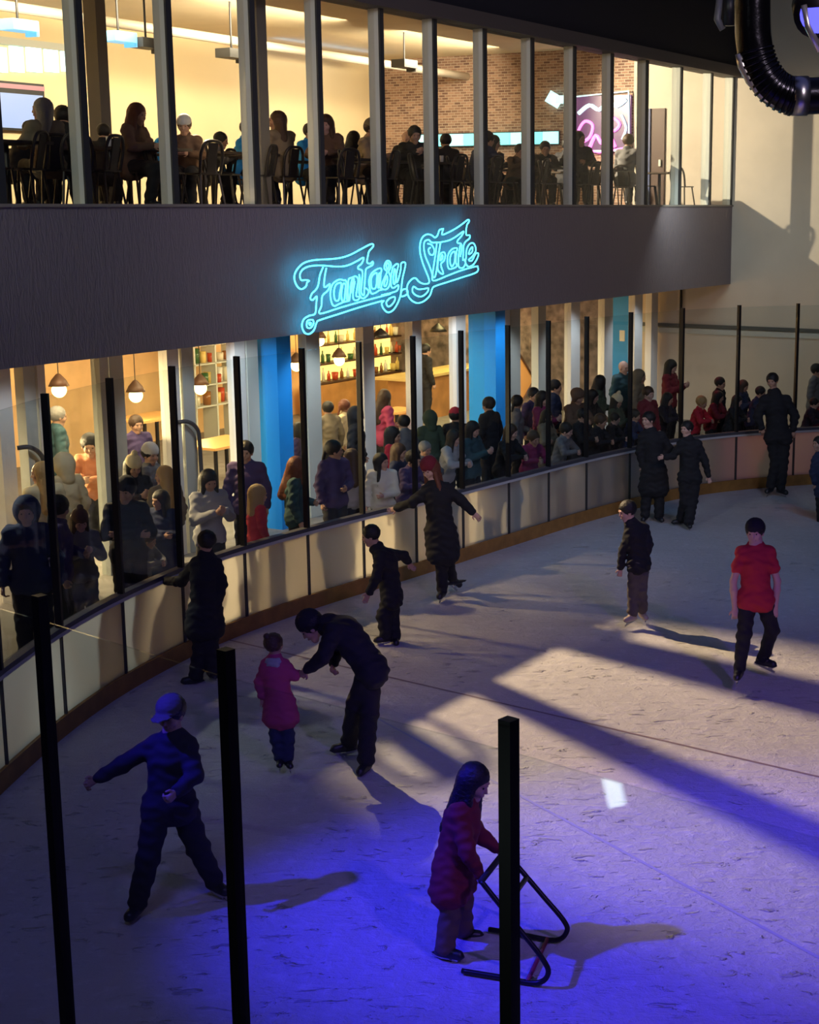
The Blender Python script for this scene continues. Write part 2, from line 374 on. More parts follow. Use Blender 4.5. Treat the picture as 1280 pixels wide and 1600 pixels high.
# upper window wall
up = empty('window_1', fp(10, 0, ZS)); up['kind'] = 'structure'
mull_px = [-10, 125, 262, 390, 492, 588, 673, 750, 823, 888, 946, 1000, 1053, 1100]
ms = []
for x in mull_px: ms.append(so(Wf(x + (12 if x < 600 else 9), 322, 0))[0])
ms = [ms[0] - 1.5] + ms + [S1 - .06]
for s in ms:
    child_at(MB().fbox(s, s + .09, -.22, -.035, ZS + .03, ZW), 'mullion', M_ALU, up)
    child_at(MB().fbox(s - .004, s + .094, -.035, -.005, ZS + .03, ZW), 'cover_strip', M_ALU_D, up)
for a, b in zip(ms[:-1], ms[1:]):
    child_at(MB().fbox(a + .095, b - .005, -.12, -.108, ZS + .03, ZW), 'pane', M_WIN, up)

# ground-floor glazing, set back under the overhang
GO = -1.8
lo = empty('window_2', fp(8, GO, .25)); lo['kind'] = 'structure'
def gs(x): return so(Wf(x, 600, GO))[0]
for a, b, m in ((-12, 10, M_WHITE), (30, 48, M_ALU), (52, 64, M_WHITE), (150, 164, M_ALU), (165, 187, M_ALU), (256, 274, M_WHITE), (279, 297, M_ALU), (362, 378, M_WHITE), (381, 398, M_ALU), (474, 495, M_ALU),
                (563, 580, M_WHITE), (640, 654, M_WHITE), (708, 723, M_WHITE), (776, 792, M_WHITE), (793, 808, M_ALU), (836, 848, M_ALU), (887, 901, M_WHITE), (939, 952, M_WHITE), (986, 998, M_WHITE), (1012, 1022, M_WHITE)):
    child_at(MB().fbox(gs(a), gs(b), GO - .08, GO + .08, .25, ZF + .25), 'mullion', m, lo)
edges = [48, 150, 187, 256, 297, 362, 398, 474, 495, 563, 580, 640, 654, 708, 723, 776, 848, 887, 901, 939, 952, 986]
for a, b in zip(edges[::2], edges[1::2]):
    child_at(MB().fbox(gs(a), gs(b), GO - .01, GO + .002, .25, ZF + .25), 'pane', M_WIN, lo)
# curved door pulls
for x, y0, y1 in ((13, 703, 860), (268, 662, 800)):
    s = gs(x); z1 = Wf(x, y0, GO + .1).z; z0 = Wf(x, y1, GO + .1).z
    P = [fp(s, GO + .08, z1), fp(s + .12, GO + .16, z1), fp(s + .27, GO + .18, z1 - .10), fp(s + .33, GO + .18, z1 - .30), fp(s + .33, GO + .18, z0 + .15), fp(s + .33, GO + .08, z0)]
    child_at(MB().tube(catmull(P, 4), .03, 10), 'door_pull', M_GREY, lo, True)
# blue square columns behind the glass line
for i, (a, b, dep) in enumerate(((434, 456, .42), (775, 790, .42))):
    s0, s1 = so(Wf(a, 600, GO + .25))[0], so(Wf(b, 600, GO + .25))[0]
    o = MB().fbox(s0, s1, GO - .35, GO + .25, .25, ZF + .25).build('column_%s' % ('front', 'rear')[i], M_BLUE); o['kind'] = 'structure'
e0, e1 = so(We(952, 540))[1], so(We(988, 540))[1]
st('wall_blue_panel', MB().fbox(S1 - .04, S1 - .004, e0, e1, .25, 3.7), M_BLUE)
tag(MB().fbox(S1 - .06, S1 - .042, so(We(970, 520))[1], so(We(978, 520))[1], We(975, 533).z, We(975, 516).z).build('paper_notice', M_WHITE),
    'small white paper notice stuck on the blue wall panel', 'notice')

# ================================================================== RINK BARRIER
rb = empty('rink_barrier', BPATH[40], label='curved white rink boards with black posts and tall clear glass, far side', cat='barrier')
HB, HG = 1.1, 3.43
post_px = [(-30, 628), (70, 610), (171, 590), (268, 573), (370, 558), (471, 547), (561, 536), (645, 525), (720, 517), (793, 510), (857, 502), (917, 492), (986, 486), (1067, 480), (1155, 476), (1247, 470)]
def l_at(px, z=HG):
    best = min(np.linspace(2.0, L[-1], 1500), key=lambda l: abs(proj(bpt(l, 0, z)[0])[0] - px)); return float(best)
pl = [l_at(x) for x, y in post_px]
pl = [pl[0] - 2.4, pl[0] - 1.2] + pl + [pl[-1] + 1.4]
def seg_path(a, b, n=6): return [bpt(l)[0] for l in np.linspace(a, b, n)]
for i, l in enumerate(pl):
    p, dd = bpt(l); ang = math.atan2(dd.y, dd.x); rot = Matrix.Rotation(ang, 3, 'Z')
    child_at(MB().box(p + Vector((0, 0, (HB + HG) / 2 + .0)), (.045, .07, HG - HB), rot), 'glass_post', M_BLACK, rb)
    nrm = Vector((-dd.y, dd.x, 0))
    child_at(MB().box(p - nrm * .008 + Vector((0, 0, .62)), (.03, .03, .9), rot), 'board_joint', M_ALU_D, rb)
for a, b in zip(pl[:-1], pl[1:]):
    child_at(MB().prism(seg_path(a + .02, b - .02), .0, .012, .2, HB - .04), 'board_panel', M_BOARD, rb)
    child_at(MB().prism(seg_path(a + .03, b - .03), .02, .032, HB + .02, HG - .04), 'glass_pane', M_GLASS, rb)
child_at(MB().prism(seg_path(pl[0], pl[-1], 80), -.035, .025, .0, .2), 'kick_plate', M_YEL, rb)
child_at(MB().prism(seg_path(pl[0], pl[-1], 80), -.03, .07, HB - .05, HB), 'cap_rail', M_GREY, rb)
child_at(MB().prism(seg_path(pl[0], pl[-1], 80), -.032, .02, HB - .09, HB - .052), 'cap_lip', mat('pale_lip', (.5, .5, .52), .5), rb)

# near barrier: three black posts and the panes between them
na, nb_, nc = Wz(62, 935, 3.5), Wz(353, 1020, 3.5), Wz(795, 1130, 3.5)
ndir = (nc - na).normalized()
nr = empty('near_rink_barrier', (nb_.x, nb_.y, 0), label='black posts and clear glass of the near rink boards in the foreground', cat='barrier')
ends = [na - ndir * 2.7, na - ndir * 1.35, na, nb_, nc, nc + ndir * 1.4]
for p in ends:
    rot = Matrix.Rotation(math.atan2(ndir.y, ndir.x), 3, 'Z')
    child_at(MB().box((p.x, p.y, 2.3), (.052, .05, 2.4), rot), 'glass_post', M_BLACK, nr)
    child_at(MB().box((p.x, p.y, 3.505), (.052, .05, .02), rot), 'post_cap', M_BLACK, nr)
for a, b in zip(ends[:-1], ends[1:]):
    dd = (b - a).normalized()
    child_at(MB().prism([a + dd * .035, b - dd * .035], -.006, .006, 1.14, 3.40), 'glass_pane', M_GLASS, nr)
child_at(MB().prism([ends[0], ends[-1]], -.06, .06, 1.05, 1.12), 'cap_rail', M_GREY, nr)
child_at(MB().prism([ends[0], ends[-1]], -.04, .04, 0, 1.05), 'board_panel', M_WHITE, nr)
# ================================================================== PEOPLE: distance fields turned into smooth meshes
class Field:
    def __init__(s, h): s.h = h; s.P = []
    def cap(s, a, b, ra, rb=None, k=.03, flat=None, sub=False):          # tapered capsule; flat = (axis, factor) squeezes it
        s.P.append(('c', np.array(a, float), np.array(b, float), ra, ra if rb is None else rb, k, flat, sub)); return s
    def ell(s, c, ax, r, k=.03, sub=False):                              # ellipsoid with 3 axes and 3 radii
        s.P.append(('e', np.array(c, float), np.array(ax, float), np.array(r, float), None, k, None, sub)); return s
    def mesh(s, noise=0.0, nf=9.0, seed=0.0):
        h = s.h; lo = np.full(3, 1e9); hi = -lo
        for p in s.P:
            if p[7]: continue
            if p[0] == 'c':
                r = max(p[3], p[4]); lo = np.minimum(lo, np.minimum(p[1], p[2]) - r); hi = np.maximum(hi, np.maximum(p[1], p[2]) + r)
            else:
                r = p[3].max(); lo = np.minimum(lo, p[1] - r); hi = np.maximum(hi, p[1] + r)
        lo = lo - 3 * h - noise * 2; n = np.ceil((hi - lo + 3 * h + noise * 2) / h).astype(int) + 1
        V = np.full(n, .25, np.float32)
        ax = [lo[i] + h * np.arange(n[i]) for i in range(3)]
        for p in s.P:
            k = p[5]; m = k + 2.5 * h + noise
            if p[0] == 'c': r = max(p[3], p[4]); a = np.minimum(p[1], p[2]) - r - m; b = np.maximum(p[1], p[2]) + r + m
            else: r = p[3].max(); a = p[1] - r - m; b = p[1] + r + m
            i0 = np.clip(np.floor((a - lo) / h).astype(int), 0, n); i1 = np.clip(np.ceil((b - lo) / h).astype(int) + 1, 0, n)
            if (i1 <= i0).any(): continue
            X = ax[0][i0[0]:i1[0], None, None]; Y = ax[1][None, i0[1]:i1[1], None]; Z = ax[2][None, None, i0[2]:i1[2]]
            if p[0] == 'c':
                A = p[1]; B = p[2]; x = X - A[0]; y = Y - A[1]; z = Z - A[2]; d = B - A
                if p[6] is not None:
                    f = np.array(p[6][0]); q = p[6][1] - 1
                    t = (x * f[0] + y * f[1] + z * f[2]) * q; x = x + t * f[0]; y = y + t * f[1]; z = z + t * f[2]
                    d = d + (d @ f) * q * f
                dd = max(d @ d, 1e-9); t = np.clip((x * d[0] + y * d[1] + z * d[2]) / dd, 0, 1)
                D = np.sqrt((x - t * d[0]) ** 2 + (y - t * d[1]) ** 2 + (z - t * d[2]) ** 2) - (p[3] + t * (p[4] - p[3]))
            else:
                x = X - p[1][0]; y = Y - p[1][1]; z = Z - p[1][2]; q = 0; R_ = p[3]
                for e in range(3):
                    v = p[2][e]; q = q + ((x * v[0] + y * v[1] + z * v[2]) / R_[e]) ** 2
                D = (np.sqrt(q) - 1) * R_.min()
            sl = tuple(slice(i0[e], i1[e]) for e in range(3)); W = V[sl]
            if p[7]: D = -D; hh = np.maximum(k - np.abs(W - D), 0) / max(k, 1e-6); V[sl] = np.maximum(W, D) + hh * hh * k / 4
            else: hh = np.maximum(k - np.abs(W - D), 0) / max(k, 1e-6); V[sl] = np.minimum(W, D) - hh * hh * k / 4
        if noise:
            X = ax[0][:, None, None] * nf + seed; Y = ax[1][None, :, None] * nf + seed * 2; Z = ax[2][None, None, :] * nf
            V += noise * (np.sin(X + 1.7 * np.sin(Z * 1.3 + Y)) * np.sin(Z * 1.9 + 1.3 * np.sin(X * .9)) + .5 * np.sin(2.3 * Y + 2.9 * Z + np.sin(2 * X)))
        return nets(V, lo, h)
def nets(V, lo, h):
    S = V < 0; nx, ny, nz = V.shape
    c = [S[dx:nx - 1 + dx, dy:ny - 1 + dy, dz:nz - 1 + dz] for dx in (0, 1) for dy in (0, 1) for dz in (0, 1)]
    cnt = sum(a.astype(np.int8) for a in c); act = (cnt > 0) & (cnt < 8)
    I = np.argwhere(act); idx = np.full(act.shape, -1, np.int64); idx[act] = np.arange(len(I))
    acc = np.zeros((len(I), 3)); num = np.zeros(len(I))
    corners = [(dx, dy, dz) for dx in (0, 1) for dy in (0, 1) for dz in (0, 1)]
    val = [V[I[:, 0] + a, I[:, 1] + b, I[:, 2] + d] for a, b, d in corners]
    for i in range(8):
        for j in range(i + 1, 8):
            ci, cj = corners[i], corners[j]
            if sum(abs(ci[e] - cj[e]) for e in range(3)) != 1: continue
            a, b = val[i], val[j]; mk = (a < 0) != (b < 0); t = np.where(mk, a / np.where(mk, a - b, 1), 0)
            for e in range(3): acc[:, e] += np.where(mk, ci[e] + t * (cj[e] - ci[e]), 0)
            num += mk
    P = lo + h * (I + acc / num[:, None])
    Q = []
    for e in range(3):
        a1, a2 = (e + 1) % 3, (e + 2) % 3
        s0 = [slice(None)] * 3; s1 = [slice(None)] * 3; s0[e] = slice(0, -1); s1[e] = slice(1, None)
        A, B = S[tuple(s0)], S[tuple(s1)]
        for flip, mk in ((0, A & ~B), (1, ~A & B)):
            E = np.argwhere(mk)
            E = E[(E[:, a1] > 0) & (E[:, a2] > 0)]
            o1 = np.zeros(3, int); o1[a1] = 1; o2 = np.zeros(3, int); o2[a2] = 1
            q = [idx[tuple((E - x).T)] for x in (o1 * 0, o1, o1 + o2, o2)]
            q = np.stack(q if not flip else q[::-1], 1); Q.append(q)
    return P, np.concatenate(Q)
def np_obj(name, P, Q, m, parent=None):
    me = bpy.data.meshes.new(name); me.vertices.add(len(P)); me.vertices.foreach_set('co', np.asarray(P, np.float32).ravel())
    me.loops.add(len(Q) * 4); me.loops.foreach_set('vertex_index', Q.astype(np.int32).ravel())
    me.polygons.add(len(Q)); me.polygons.foreach_set('loop_start', np.arange(0, len(Q) * 4, 4, dtype=np.int32))
    me.polygons.foreach_set('use_smooth', np.ones(len(Q), bool))
    me.materials.append(m); me.update(calc_edges=True); me.validate()
    o = bpy.data.objects.new(name, me); COL.objects.link(o); o.parent = parent
    return o
def nrm(v):
    v = np.asarray(v, float); return v / max(np.linalg.norm(v), 1e-9)
UP = np.array([0, 0, 1.])

def cloth(name, c, rough=.85): return mat('cloth_' + name, c, rough, bump=(14, .07))
CL = dict(black=(.012, .012, .016), navy=(.02, .03, .08), purple=(.06, .04, .13), grey=(.16, .16, .17), lgrey=(.38, .38, .40), white=(.70, .68, .64), cream=(.72, .62, .38),
          red=(.50, .02, .04), pink=(.42, .05, .14), magenta=(.25, .02, .10), teal=(.03, .08, .10), green=(.05, .08, .05), brown=(.14, .08, .05), orange=(.50, .20, .10), khaki=(.22, .18, .12),
          blue=(.02, .30, .80), dred=(.20, .015, .03), beige=(.40, .31, .20), denim=(.05, .07, .13), plaid=(.022, .018, .03), stone=(.11, .09, .08))
for k_, c_ in CL.items(): cloth(k_, c_)
def C_(n): return MATS['cloth_' + n]
for n_, c_ in dict(black=(.010, .008, .008), brown=(.06, .03, .015), auburn=(.16, .05, .025), blond=(.42, .26, .10), grey=(.25, .24, .23)).items(): mat('hair_' + n_, c_, .5, bump=(90, .4))
SKIN = mat('skin', (.50, .29, .20), .55); SKINP = mat('skin_pale', (.62, .38, .30), .55)
EYE_M = mat('eye_dark', (.02, .015, .012), .3); BOOT = mat('skate_boot_black', (.015, .015, .02), .4); BOOTW = mat('skate_boot_beige', (.45, .36, .28), .5); BLADE = mat('steel_blade', (.6, .6, .62), .25, 1.0)

def head_frame(J):
    f = nrm(J['face']); u = nrm(J['head'] - J['neck']); u = nrm(u * .5 + UP * .5); u = nrm(u - (u @ f) * f); w_ = np.cross(u, f)
    return f, u, w_
def make_body(J, S, h, hands=True, kh=1.0):
    B = Field(h); f, u, w_ = head_frame(J); H = J['head']; k = S * kh
    g = lambda a, b, c: H + (f * a + u * b + w_ * c) * k
    ax = [f, u, w_]
    B.ell(g(-.01, .025, 0), ax, np.array((.095, .095, .077)) * k, .02)                # cranium
    B.cap(g(.025, -.045, 0), g(.045, -.085, 0), .052 * k, .034 * k, .03)              # jaw and chin
    B.cap(g(.05, -.02, .03), g(.05, -.02, -.03), .035 * k, None, .02)                 # cheeks
    B.cap(g(.086, .012, 0), g(.099, -.020, 0), .009 * k, .0115 * k, .012)              # nose
    B.cap(g(.078, .032, .035), g(.078, .032, -.035), .012 * k, None, .012)            # brow
    for s_ in (1, -1):
        B.ell(g(.098, .012, .032 * s_), ax, np.array((.020, .012, .018)) * k, .008, sub=True)
        B.ell(g(.0, -.008, .078 * s_), ax, np.array((.020, .030, .010)) * k, .008)     # ears
    B.cap(g(.083, -.052, .014), g(.083, -.052, -.014), .010 * k, None, .008)           # lips
    N = J['neck']; B.cap(H + (-.01 * f - .04 * u) * k, N, .052 * S, .056 * S, .03)
    tf = nrm(J['fwd'])
    mid = (J['chest'] + J['pelvis']) / 2
    B.cap(N, J['chest'], .075 * S, .135 * S, .05, (tf, 1.25)); B.cap(J['chest'], mid, .135 * S, .118 * S, .05, (tf, 1.25)); B.cap(mid, J['pelvis'], .118 * S, .125 * S, .05, (tf, 1.2))
    B.cap(J['shL'], J['shR'], .055 * S, None, .05)
    for s_ in 'LR':
        a, e, w3 = J['sh' + s_], J['el' + s_], J['ha' + s_]
        B.cap(a, e, .050 * S, .038 * S, .03); B.cap(e, e * .65 + w3 * .35, .038 * S, .040 * S, .02); B.cap(e * .65 + w3 * .35, w3, .040 * S, .026 * S, .02)
        hp, kn, an, to = J['hi' + s_], J['kn' + s_], J['an' + s_], J['to' + s_]
        B.cap(hp, kn, .085 * S, .055 * S, .05); B.cap(kn, kn * .6 + an * .4, .052 * S, .055 * S, .03); B.cap(kn * .6 + an * .4, an, .055 * S, .036 * S, .03)
        B.cap(an, an + (to - an) * .7, .030 * S, .022 * S, .02)
        # hand: palm, four unequal fingers of two bent segments, thumb from the side of the palm
        hd = nrm(J.get('hd' + s_, w3 - e)); pn = J.get('pn' + s_)
        if pn is None: pn = np.cross(hd, UP) * (1 if s_ == 'L' else -1)
        pn = nrm(pn - (pn @ hd) * hd); sd = np.cross(hd, pn); curl = J.get('curl', .5)
        if (sd @ tf) < 0: sd = -sd                                                     # thumb side faces forward
        pc = w3 + hd * .045 * S
        B.cap(w3 + hd * .02 * S, w3 + hd * .07 * S, .030 * S, .036 * S, .015, (pn, 1.9))
        if hands:
            for q, ln in ((-1.5, .062), (-.5, .074), (.5, .078), (1.5, .070)):
                b0 = w3 + (hd * .085 + sd * q * .0185) * S
                d1 = nrm(hd * math.cos(curl) + pn * math.sin(curl) + sd * q * .04); d2 = nrm(hd * math.cos(2.3 * curl) + pn * math.sin(2.3 * curl))
                b1 = b0 + d1 * ln * .55 * S; b2 = b1 + d2 * ln * .5 * S
                B.cap(b0, b1, .0092 * S, .0085 * S, .004); B.cap(b1, b2, .0085 * S, .0072 * S, .003)
            t0 = w3 + (hd * .03 + sd * .022) * S; t1 = t0 + nrm(hd * .6 + sd * .75 + pn * .2) * .038 * S; t2 = t1 + nrm(hd * .9 + sd * .2 + pn * .35) * .030 * S
            B.cap(t0, t1, .0125 * S, .0105 * S, .006); B.cap(t1, t2, .0105 * S, .0085 * S, .004)
    return B.mesh()
def make_hair(J, S, style, h, kh=1.0):
    f, u, w_ = head_frame(J); H = J['head']; k = S * kh; B = Field(h); ax = [f, u, w_]
    g = lambda a, b, c: H + (f * a + u * b + w_ * c) * k
    B.ell(g(-.022, .040, 0), ax, np.array((.108, .102, .098)) * k, .02)
    if style in ('long', 'longer', 'ponytail'):
        N = J['neck']; tf = nrm(J['fwd'])
        if style == 'ponytail': B.cap(g(-.11, .02, 0), g(-.14, -.12, 0), .028 * k, .02 * k, .02)
        else:
            ln = .20 if style == 'long' else .40
            bk = .06 if style == 'long' else .13
            B.cap(g(-.045, .0, .03), N - tf * bk * S - UP * ln * .62 * S + w_ * .05 * S, .074 * k, .068 * k, .04); B.cap(g(-.045, .0, -.03), N - tf * bk * S - UP * ln * .62 * S - w_ * .05 * S, .074 * k, .068 * k, .04)
            B.cap(g(.01, -.0, .07), N + tf * .03 * S - UP * ln * .5 * S + w_ * .10 * S, .025 * k, .03 * k, .03); B.cap(g(.01, -.0, -.07), N + tf * .03 * S - UP * ln * .5 * S - w_ * .10 * S, .025 * k, .03 * k, .03)
    if style == 'bun': B.ell(g(-.07, .12, .04), ax, np.array((.036, .036, .036)) * k, .01)
    B.ell(g(.092, -.025, 0), ax, np.array((.062, .075, .07)) * k, .015, sub=True)
    if style in ('short', 'bun', 'ponytail'): B.ell(g(.03, -.10, 0), ax, np.array((.10, .07, .12)) * k, .02, sub=True)
    return B.mesh(.003, 70)
def make_hat(J, S, style, h, kh=1.0):
    f, u, w_ = head_frame(J); H = J['head']; k = S * kh; B = Field(h); ax = [f, u, w_]
    g = lambda a, b, c: H + (f * a + u * b + w_ * c) * k
    if style == 'beanie':
        B.ell(g(-.015, .062, 0), ax, np.array((.112, .105, .098)) * k, .02); B.ell(g(.02, -.055, 0), ax, np.array((.16, .085, .16)) * k, .01, sub=True)
    elif style == 'pompom':
        B.ell(g(-.015, .062, 0), ax, np.array((.112, .105, .098)) * k, .02); B.ell(g(-.02, .18, 0), ax, np.array((.04, .04, .04)) * k, .01); B.ell(g(.02, -.055, 0), ax, np.array((.16, .085, .16)) * k, .01, sub=True)
    elif style in ('cap', 'backcap'):
        s_ = 1 if style == 'cap' else -1
        B.ell(g(-.012, .06, 0), ax, np.array((.108, .085, .094)) * k, .02); B.ell(g(.0, -.045, 0), ax, np.array((.2, .085, .2)) * k, .008, sub=True)
        B.ell(g(.105 * s_, .045, 0), ax, np.array((.075, .012, .07)) * k, .01)
    elif style == 'hood':
        B.ell(g(-.03, .015, 0), ax, np.array((.128, .135, .118)) * k, .02); B.cap(g(-.06, -.08, 0), J['neck'] - nrm(J['fwd']) * .04 * S, .09 * S, .10 * S, .04)
        B.ell(g(.115, -.01, 0), ax, np.array((.105, .10, .082)) * k, .02, sub=True)
    elif style == 'fur':
        B.ell(g(-.012, .06, 0), ax, np.array((.128, .10, .115)) * k, .02); B.cap(g(.0, -.03, .085), g(0, .03, .09), .04 * k); B.cap(g(.0, -.03, -.085), g(0, .03, -.09), .04 * k)
        B.ell(g(.11, -.03, 0), ax, np.array((.09, .08, .075)) * k, .02, sub=True)
    elif style == 'band':
        B.ell(g(-.008, .045, 0), ax, np.array((.106, .10, .090)) * k, .01); B.ell(g(0, .16, 0), ax, np.array((.2, .095, .2)) * k, .006, sub=True); B.ell(g(0, -.06, 0), ax, np.array((.2, .085, .2)) * k, .006, sub=True)
    return B.mesh(.002, 60)
def make_top(J, S, h, hem='hip', bulk=1.0, sleeve='long', collar=True, noise=.008, seed=0.):
    B = Field(h); tf = nrm(J['fwd']); N, Cc, Pv = J['neck'], J['chest'], J['pelvis']; b = .024 * bulk * S
    mid = (Cc + Pv) / 2; dn = nrm(Pv - Cc)
    B.cap(N - UP * .02 * S, Cc, .075 * S + b, .140 * S + b, .05, (tf, 1.2)); B.cap(Cc, mid, .140 * S + b, .126 * S + b, .05, (tf, 1.15)); B.cap(mid, Pv, .126 * S + b, .136 * S + b, .05, (tf, 1.15))
    side = J['hiL'] - J['hiR']
    if hem in ('coat', 'hip', 'flare'):
        ext = dict(hip=.04, coat=.30, flare=.16)[hem] * S; th = .0
        for s_ in 'LR':
            kd = nrm(J['kn' + s_] - J['hi' + s_]) if hem != 'hip' else dn
            kd = nrm(kd + dn * .6)
            B.cap(J['hi' + s_], J['hi' + s_] + kd * ext, .100 * S + b, (.105 + (.03 if hem != 'hip' else 0)) * S + b, .06)
        if hem != 'hip': B.cap(Pv, Pv + nrm(J['knL'] + J['knR'] - J['hiL'] - J['hiR']) * ext, .13 * S + b, .15 * S + b, .06, (tf, 1.15))
    B.cap(J['shL'], J['shR'], .062 * S + b * .6, None, .05)
    if collar: B.cap(N + UP * .01 * S - tf * .01 * S, N - UP * .03 * S, .066 * S + b * .4, .085 * S + b * .4, .02)
    for s_ in 'LR':
        a, e, w3 = J['sh' + s_], J['el' + s_], J['ha' + s_]
        if sleeve == 'long': B.cap(a, e, .062 * S + b * .6, .050 * S + b * .6, .03); B.cap(e, e + (w3 - e) * .93, .050 * S + b * .6, .038 * S + b * .5, .02)
        else: B.cap(a, a + (e - a) * .55, .064 * S + b * .4, .060 * S + b * .4, .03)
    return B.mesh(noise * S, 20 / max(S, .6), seed)
def make_legs(J, S, h, baggy=1.0, noise=.004, seed=0., skirt=False, end=.93):
    B = Field(h); tf = nrm(J['fwd']); b = .018 * baggy * S
    B.cap(J['pelvis'] + UP * .05 * S, J['pelvis'], .118 * S + b * .5, .124 * S + b * .5, .04, (tf, 1.2))
    for s_ in 'LR':
        hp, kn, an = J['hi' + s_], J['kn' + s_], J['an' + s_]
        B.cap(hp, kn, .092 * S + b, .064 * S + b, .04); e = kn + (an - kn) * end
        B.cap(kn, e, .064 * S + b, .048 * S + b * 1.3, .03)
    return B.mesh(noise, 18 / max(S, .6), seed)
def make_boot(J, S, s_, h, skate=True):
    B = Field(h); an, to, kn = J['an' + s_], J['to' + s_], J['kn' + s_]; d = to - an; d[2] = 0 if not skate else d[2]; d = nrm(d); hgt = .13 * S if skate else .05 * S
    up = nrm(kn - an); ft = an - UP * .0
    B.cap(an + up * hgt, an - up * .01 * S, .062 * S, .056 * S, .02); dn = -UP * .028 * S
    B.cap(an + dn * .8 - d * .035 * S, to + dn * .2 - d * .02 * S, .050 * S, .042 * S, .02, None)
    B.ell(an + dn - UP * .012 * S + d * .04 * S, [d, UP, np.cross(UP, d)], np.array((.14, .022, .045)) * S, .01)
    return B.mesh(.001, 40)
def blade_mesh(J, S, s_):
    an, to = J['an' + s_].copy(), J['to' + s_].copy(); d = nrm(to - an); sd = nrm(np.cross(UP, d)); up = nrm(np.cross(d, sd))
    c = an + d * .045 * S - up * .085 * S; mb = MB(); rot = Matrix((d, sd, up)).transposed()
    mb.box(c, (.27 * S, .005, .026 * S), rot)
    for q in (-.08, .07): mb.box(c + d * q * S + up * .022 * S, (.05 * S, .02 * S, .035 * S), rot)
    return mb
def person_tree(name, J, S, spec, h=.009, origin=None, label=None, cat='person', group=None):
    """J in world metres; the Empty sits at origin and all parts are its children."""
    org = np.array(origin if origin is not None else (0, 0, 0), float)
    J = {k: (np.array(v, float) - org if k[:2] in ('he', 'ne', 'ch', 'pe', 'sh', 'el', 'ha', 'hi', 'kn', 'an', 'to') else v) for k, v in J.items()}
    root = empty(name, tuple(org), 0, label, cat, group); kh = spec.get('kh', 1.0) * 1.10
    sk = SKINP if spec.get('pale') else SKIN
    body = np_obj('body', *make_body(J, S, h, spec.get('hands', True), kh), sk, root)
    f, u, w_ = head_frame(J); k = S * kh
    if spec.get('eyes', True):
        for s_ in (1, -1):
            mb = MB().lathe([(0, -.007 * k), (.005 * k, -.005 * k), (.0075 * k, 0), (.005 * k, .005 * k), (0, .007 * k)], (0, 0, 0), 8)
            c = J['head'] + (f * .081 + u * .012 + w_ * .032 * s_) * k; mb.V = [tuple(np.array(v) + c) for v in mb.V]
            mb.build('eye', EYE_M, root, True)
    hr = spec.get('hair', ('short', 'black'))
    if hr: np_obj('hair', *make_hair(J, S, hr[0], h * 1.1, kh), MATS['hair_' + hr[1]], root)
    hat = spec.get('hat')
    if hat: np_obj(dict(cap='cap', backcap='cap', hood='hood', fur='fur_hat', band='headband').get(hat[0], 'beanie'), *make_hat(J, S, hat[0], h * 1.1, kh), C_(hat[1]), root)
    t = spec.get('top', {}); sd = spec.get('seed', 0.)
    tp = np_obj(t.get('name', 'jacket'), *make_top(J, S, h * 1.5, t.get('hem', 'hip'), t.get('bulk', 1.), t.get('sleeve', 'long'), t.get('collar', True), t.get('noise', .008), sd), C_(t.get('col', 'black')), root)
    if spec.get('hoodroll'):
        Bf = Field(h); nk = J['neck']; tf = nrm(J['fwd']); lf = np.cross(UP, tf)
        for a_ in range(8):
            q0, q1 = a_ * math.pi / 4, (a_ + 1) * math.pi / 4
            e_ = lambda q: nk + (tf * math.cos(q) * .075 + lf * math.sin(q) * .085) * S - UP * (.03 + .02 * math.cos(q)) * S
            Bf.cap(e_(q0), e_(q1), .032 * S, None, .02)
        Bf.ell(nk - tf * .10 * S - UP * .05 * S, [tf, UP, lf], np.array((.045, .07, .10)) * S, .03)
        np_obj('hood', *Bf.mesh(.006, 40), C_(spec['hoodroll']), root)
    l = spec.get('legs', {})
    np_obj('trousers', *make_legs(J, S, h * 1.5, l.get('baggy', 1.), .007, sd + 3, end=l.get('end', .93)), C_(l.get('col', 'black')), root)
    for s_ in 'LR':
        if spec.get('skates', True):
            b = np_obj('skate', *make_boot(J, S, s_, h * 1.2), spec.get('boot', BOOT), root); blade_mesh(J, S, s_).build('blade', BLADE, b)
        else: np_obj('shoe', *make_boot(J, S, s_, h * 1.3, False), spec.get('boot', BOOT), root)
    return root, J
